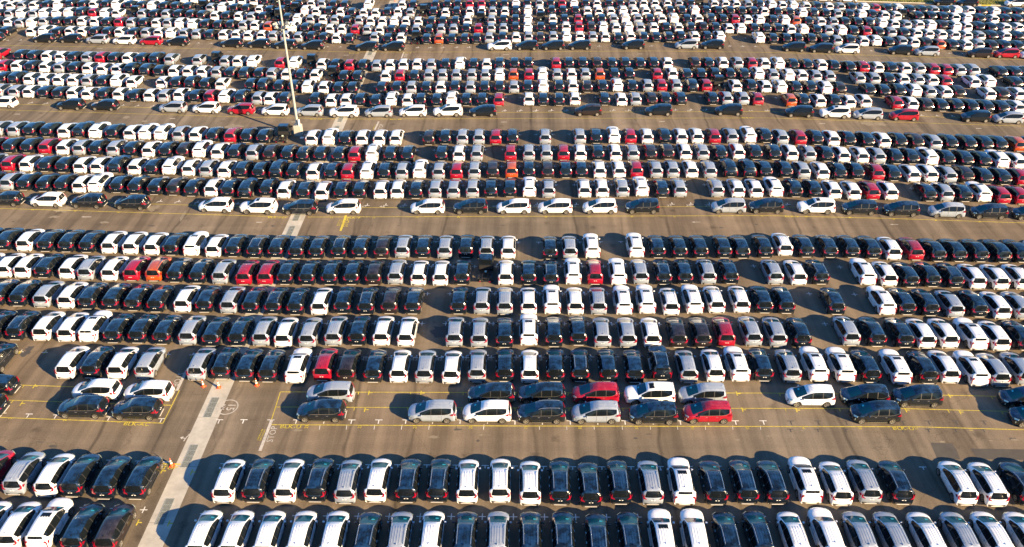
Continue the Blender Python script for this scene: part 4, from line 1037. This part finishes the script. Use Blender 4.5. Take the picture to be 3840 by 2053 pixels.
for name, (my, rx, pt, kind) in MK.items():
    p0_ = at(rx, my); p1_ = at(rx + pt, my); dx = p1_.x - p0_.x
    L0 = cars[name]
    near0 = [q for q in L0 if abs(q[1] - p0_.x) < 12]
    cy = sum(q[2] for q in near0) / len(near0); dyo = p0_.y - cy
    k = -34
    while k < 24:
        x = p0_.x + dx * k; k += 1
        ws = [(math.exp(-((q[1] - x) / 7.0) ** 2), q[2]) for q in L0]; S = sum(w for w, _ in ws)
        if S < 1e-3 or x < L0[0][1] - 2 or x > L0[-1][1] + 2: continue
        y = sum(w * v for w, v in ws) / S + dyo
        d = (Vector((x, y, 0)) - p0).dot(sn)
        if abs(d) < 1.3: continue
        a, b, w = .31, .33, .085
        strokes(bm_, [Vector((x - a, y, 0)), Vector((x + a, y, 0))], w, .0075)
        if kind in '+T': strokes(bm_, [Vector((x, y - w / 2, 0)), Vector((x, y - b, 0))], w, .0075)
        if kind in '+^': strokes(bm_, [Vector((x, y + w / 2, 0)), Vector((x, y + b, 0))], w, .0075)
def tee(mb, i, y0, x, y, up=False, s_=1.0):
    p = tl(i, y0, x, y)
    strokes(mb, [p + Vector((-.33 * s_, 0, 0)), p + Vector((.33 * s_, 0, 0))], .09, .0075)
    sg = 1 if up else -1
    strokes(mb, [p + Vector((0, sg * .045, 0)), p + Vector((0, sg * .5 * s_, 0))], .09, .0075)
for x in (30, 295, 570, 1105, 1630, 2210, 2455): tee(bm_, 0, 1260, x, 777 + (x * .035 if x < 2000 else 68))
for x in (150, 410, 690, 965, 1237, 1510, 1780, 2055, 2330): tee(bm_, 1, 1260, x, 847)
for x in (30, 305, 585, 860, 1135, 1415, 1690, 1970, 2245, 2525): tee(bm_, 2, 1260, x, 856)
for x in (225, 500, 780, 1350, 1610, 1885, 2165): tee(dk, 3, 1260, x, 858); tee(dk, 3, 1260, x - 3, 940, s_=.8); 
for x in (640, 910, 1190, 1465, 1740, 2015, 2290): strokes(dk if x == 2015 else bm_, [tl(1, 1260, x + 5, 895), tl(1, 1260, x - 3, 945)], .05, .0072)
for x in (275, 550, 825, 1108, 1390, 1665, 1945, 2220, 2500): strokes(bm_, [tl(2, 1260, x, 905), tl(2, 1260, x + 3, 945)], .04, .0072)
for i, x, y in [(1, 1118, 835), (1, 1305, 834), (1, 1495, 833), (1, 1685, 832), (2, 255, 825), (2, 648, 827), (2, 1612, 823), (2, 1803, 824), (2, 1990, 824), (3, 200, 825), (3, 1380, 862), (0, 1610, 795), (0, 1795, 798), (0, 1985, 805), (0, 290, 755), (0, 2390, 820)]: tee(bm_, i, 460, x, y, True)
for i, x, y in [(2, 90, 632), (2, 247, 632), (2, 400, 630), (2, 553, 630), (2, 1025, 630), (2, 1178, 630), (2, 1650, 626), (2, 1805, 626), (2, 1960, 625), (3, 0, 635), (3, 1550, 682), (3, 1705, 687), (3, 1860, 690), (0, 315, 555), (0, 468, 560), (0, 1235, 580), (0, 1385, 585), (0, 1540, 588), (1, 2505, 632), (1, 35, 622)]: tee(bm_, i, 180, x, y, True)
for i, x, y in [(1, 720, 474), (1, 850, 476), (1, 1630, 480), (1, 1757, 480), (1, 1887, 480), (1, 2022, 478), (1, 2147, 478), (2, 880, 466), (2, 1010, 466), (2, 1408, 465), (2, 1535, 465), (2, 2195, 465), (2, 2325, 468), (2, 2450, 472), (3, 1040, 515), (3, 1180, 518), (3, 1830, 540), (3, 1960, 543), (0, 75, 410), (0, 205, 408), (0, 1995, 437), (0, 2125, 440)]: tee(bm_, i, 0, x, y, True)
for q in [(0, 1260, 490, 150), (0, 1260, 245, 143), (0, 1260, 1715, 192), (3, 850, 737, 397), (3, 850, 435, 675), (3, 850, 890, 675), (3, 850, 583, 980), (3, 460, 1378, 660)]: pass
structure('white_bay_marks', bm_, [M['mark']]); structure('blacked_out_marks', dk, [M['dmark']])

# ---------------------------------------------------------------- chassis-cab trucks
def truck_parts():
    D = []
    c = MB()
    # cab shell: side profile extruded across, with slight taper to the roof
    prof = [(.45, .42), (.45, 1.25), (.50, 1.88), (.62, 1.97), (1.55, 1.95), (1.80, 1.84), (2.18, 1.22), (2.26, .95), (2.28, .45), (2.20, .38), (1.95, .38)]
    def wz(z): return .84 if z < 1.2 else .84 - (z - 1.2) * .17
    n = len(prof)
    vs = [(wz(z), y, z) for y, z in prof] + [(-wz(z), y, z) for y, z in prof]
    c.add(vs, [tuple(range(n)), tuple(range(2 * n - 1, n - 1, -1))] + [(i, n + i, n + (i + 1) % n, (i + 1) % n) for i in range(n)], 0)
    for sx in (1, -1): c.box(min(sx * .80, sx * .86), max(sx * .80, sx * .86), 1.1, 1.9, .34, .62, 1)
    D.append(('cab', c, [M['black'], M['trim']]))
    w = MB(); w.slab([(-.58, .445, 1.32), (.58, .445, 1.32), (.52, .485, 1.78), (-.52, .485, 1.78)], (0, -1, 0), .02); D.append(('rear_window', w, [M['glass']]))
    w = MB(); w.slab([(-.72, 2.165, 1.28), (.72, 2.165, 1.28), (.62, 1.84, 1.82), (-.62, 1.84, 1.82)], (0, .8, .5), .02); D.append(('windscreen', w, [M['screen']]))
    for sx in (1, -1):
        w = MB(); w.slab([(sx * (wz(1.25) + .003), .75, 1.25), (sx * (wz(1.25) + .003), 2.0, 1.25), (sx * (wz(1.78) + .003), 1.70, 1.78), (sx * (wz(1.80) + .003), .75, 1.80)], (sx, 0, 0), .012); D.append(('side_window', w, [M['glass']]))
        w = MB(); w.box(min(sx * .93, sx * 1.1), max(sx * .93, sx * 1.1), 1.78, 1.88, 1.25, 1.5, 0, .02); w.cyl((sx * .82, 1.83, 1.3), (sx * .95, 1.83, 1.35), .015, n=6); D.append(('mirror', w, [M['trim']]))
    f = MB()
    for sx in (1, -1): f.box(sx * .38 - .04, sx * .38 + .04, -2.0, .5, .50, .62)
    for yv in (-1.95, -1.4, -.7, .0, .35): f.box(-.34, .34, yv - .04, yv + .04, .52, .60)
    f.box(-.62, .62, -2.06, -2.0, .50, .58, 0)
    f.box(-.78, .78, .38, .44, .62, 1.15, 0)
    D.append(('chassis', f, [M['trim']]))
    a = MB(); a.cyl((-.7, -1.2, .34), (.7, -1.2, .34), .05, n=8); a.cyl((0, -1.2, .34), (0, .4, .42), .04, n=8); a.box(-.14, .14, -1.34, -1.06, .24, .46, 0, .04)
    a.box(.42, .68, -.6, .1, .38, .62, 0, .03); D.append(('axle', a, [M['trim']]))
    t = MB(); t.cyl((-.12, -.15, .66), (.12, -.15, .66), .13, n=12); D.append(('spare_tank', t, [M['lamp']]))
    for sx in (1, -1):
        l_ = MB(); l_.box(min(sx * .46, sx * .64), max(sx * .46, sx * .64), -2.10, -2.06, .50, .60); D.append(('tail_light', l_, [M['light']]))
        m = MB(); m.box(sx * .72 - .13, sx * .72 + .13, -1.55, -.85, .70, .73, 0, .01); D.append(('mudguard', m, [M['trim']]))
    return D
TP = [(nm, mb.mesh(nm, mats)) for nm, mb, mats in truck_parts()]
TW = {sx: wheel_mesh(.30, .19, sx, 't') for sx in (1, -1)}
rowtxt = {'B': 'in the middle block, the nearest of the trucks', '3A': 'beside the concrete foot of the lamp mast'}
cnt = {}
for name, x, y in trucks: cnt.setdefault(name, []).append(x)
RT = {'4A': 'the row just beyond the lane behind the mast', '4B': 'the second row beyond the mast lane', '4C': 'the third row beyond the mast lane', '5E': 'the first row of the farthest block', '5D': 'the second row of the farthest block', '5C': 'the third row of the farthest block', '5B': 'the fourth row of the farthest block', '5A': 'the farthest row'}
RT['4A'] = 'the farthest row of the block behind the mast'; RT['4B'] = 'the next to farthest row behind the mast'; RT['4C'] = 'the second row behind the mast'
proto_t = None
for name, x, y in trucks:
    e = bpy.data.objects.new('chassis_cab_truck', None); col.objects.link(e)
    e.location = (x, y, 0); e.rotation_euler = (0, 0, R(jr.uniform(-1.5, 1.5)))
    xs = sorted(cnt[name]); i = xs.index(x)
    if name in rowtxt: lab = 'small black truck with bare chassis ' + rowtxt[name]
    elif len(xs) == 1: lab = 'only black bare-chassis truck in ' + RT[name]
    else: lab = (('left', 'right') if len(xs) == 2 else ('leftmost', 'second from left', 'third from left', 'fourth from left', 'fifth'))[i] + ' black bare-chassis truck in ' + RT[name]
    tag(e, lab, 'truck', 'bare chassis trucks among the cars')
    for nm, me in TP: link(nm, me, e)
    for ya in (1.42, -1.2):
        for sx in (1, -1):
            t, rm = TW[sx]; o = link('wheel', t, e); o.location = (sx * .76, ya, .30); link('rim', rm, o)

# ---------------------------------------------------------------- traffic cones
def lathe(mb, prof, n, mi):
    vs = [(math.cos(2 * math.pi * k / n) * r_, math.sin(2 * math.pi * k / n) * r_, z) for r_, z in prof for k in range(n)]
    mb.add(vs, [(q * n + k, q * n + (k + 1) % n, (q + 1) * n + (k + 1) % n, (q + 1) * n + k) for q in range(len(prof) - 1) for k in range(n)], mi, None, True)
cb = MB(); cb.box(-.24, .24, -.24, .24, 0, .05, 0, .02); lathe(cb, [(.19, .05), (.17, .10), (.16, .105)], 16, 0); cbm = cb.mesh('base', [M['cone']])
cn = MB()
def cr_(z): return .16 - (z - .1) * .155
lathe(cn, [(cr_(.1), .1), (cr_(.34), .34)], 16, 0); lathe(cn, [(cr_(.34), .34), (cr_(.52), .52)], 16, 1); lathe(cn, [(cr_(.52), .52), (cr_(.66), .66)], 16, 0)
lathe(cn, [(cr_(.66), .66), (cr_(.80), .80)], 16, 1); lathe(cn, [(cr_(.80), .80), (.03, .95), (.028, 1.06), (.0, 1.07)], 16, 0); cnm = cn.mesh('cone_body', [M['cone'], M['cwhite']])
for i, y0, x, y, lab in [(0, 1640, 1730, 288, 'orange and white traffic cone on the yellow STOP, nearest the viewer'), (0, 1260, 2048, 510, 'orange and white traffic cone left of the concrete strip, beside the silver car'), (0, 1260, 2203, 522, 'orange and white traffic cone standing on the concrete strip'),
                         (1, 1260, 8, 500, 'orange and white traffic cone right of the concrete strip, behind black cars'), (1, 0, 1400, 14, 'tiny distant orange cone on the far end of the concrete strip')]:
    e = bpy.data.objects.new('traffic_cone', None); col.objects.link(e); p = tl(i, y0, x, y); e.location = (p.x, p.y, .005); e.scale = (.85, .85, .85); e.rotation_euler = (0, 0, R(jr.uniform(0, 60)))
    tag(e, lab, 'traffic cone', 'traffic cones'); link('base', cbm, e); link('cone_body', cnm, e)

# ---------------------------------------------------------------- floodlight mast
pb = tl(1, 460, 432, 128)
e = bpy.data.objects.new('floodlight_mast', None); col.objects.link(e); e.location = (pb.x, pb.y, 0)
tag(e, 'tall pale steel lamp mast with floodlights on a square concrete foot', 'lamp mast')
m = MB(); m.box(-.58, .58, -.58, .58, 0, 1.7, 0, .06); link('plinth', m.mesh('plinth', [M['plinth']]), e)
m = MB(); m.cyl((0, 0, 1.7), (0, 0, 24), .21, .11, 16); m.cyl((0, 0, 1.7), (0, 0, 1.78), .36, .36, 16); link('pole', m.mesh('pole', [M['pole']]), e)
m = MB(); m.box(.28, .50, -.45, -.2, 1.7, 2.7, 0, .02); link('control_box', m.mesh('control_box', [M['plate']]), e)
m = MB(); m.cyl((-1.25, 0, 16.5), (1.25, 0, 16.5), .07, n=8); m.cyl((0, -.9, 16.5), (0, .9, 16.5), .07, n=8)
for k in range(16):
    a, b = R(22.5 * k), R(22.5 * (k + 1)); m.cyl((math.cos(a) * .55, math.sin(a) * .55, 16.55), (math.cos(b) * .55, math.sin(b) * .55, 16.55), .04, n=6)
link('lamp_bracket', m.mesh('lamp_bracket', [M['pole']]), e)
for (x, y, zr) in [(-1.2, 0, 70), (1.2, 0, -70), (-.75, -.75, 130), (.75, -.75, -130), (.5, .8, -30), (-.9, .6, 40)]:
    h = MB(); h.box(-.28, .28, -.16, .10, -.25, .25, 0, .04)
    o = link('floodlight', h.mesh('floodlight', [M['pole']]), e); o.location = (x, y, 16.95); o.rotation_euler = (R(-35), 0, R(zr))
    g2 = MB(); g2.box(-.24, .24, .10, .115, -.21, .21); link('glass', g2.mesh('glass', [M['floodglass']]), o)
m = MB(); m.cyl((0, 0, .0), (0, 0, .05), .32, n=18); o = link('manhole_lid', m.mesh('manhole_lid', [M['cwhite']])); q = tl(1, 460, 462, 155); o.location = (q.x, q.y, 0.0)
tag(o, 'round white lid on the ground at the lamp mast foot', 'manhole lid')
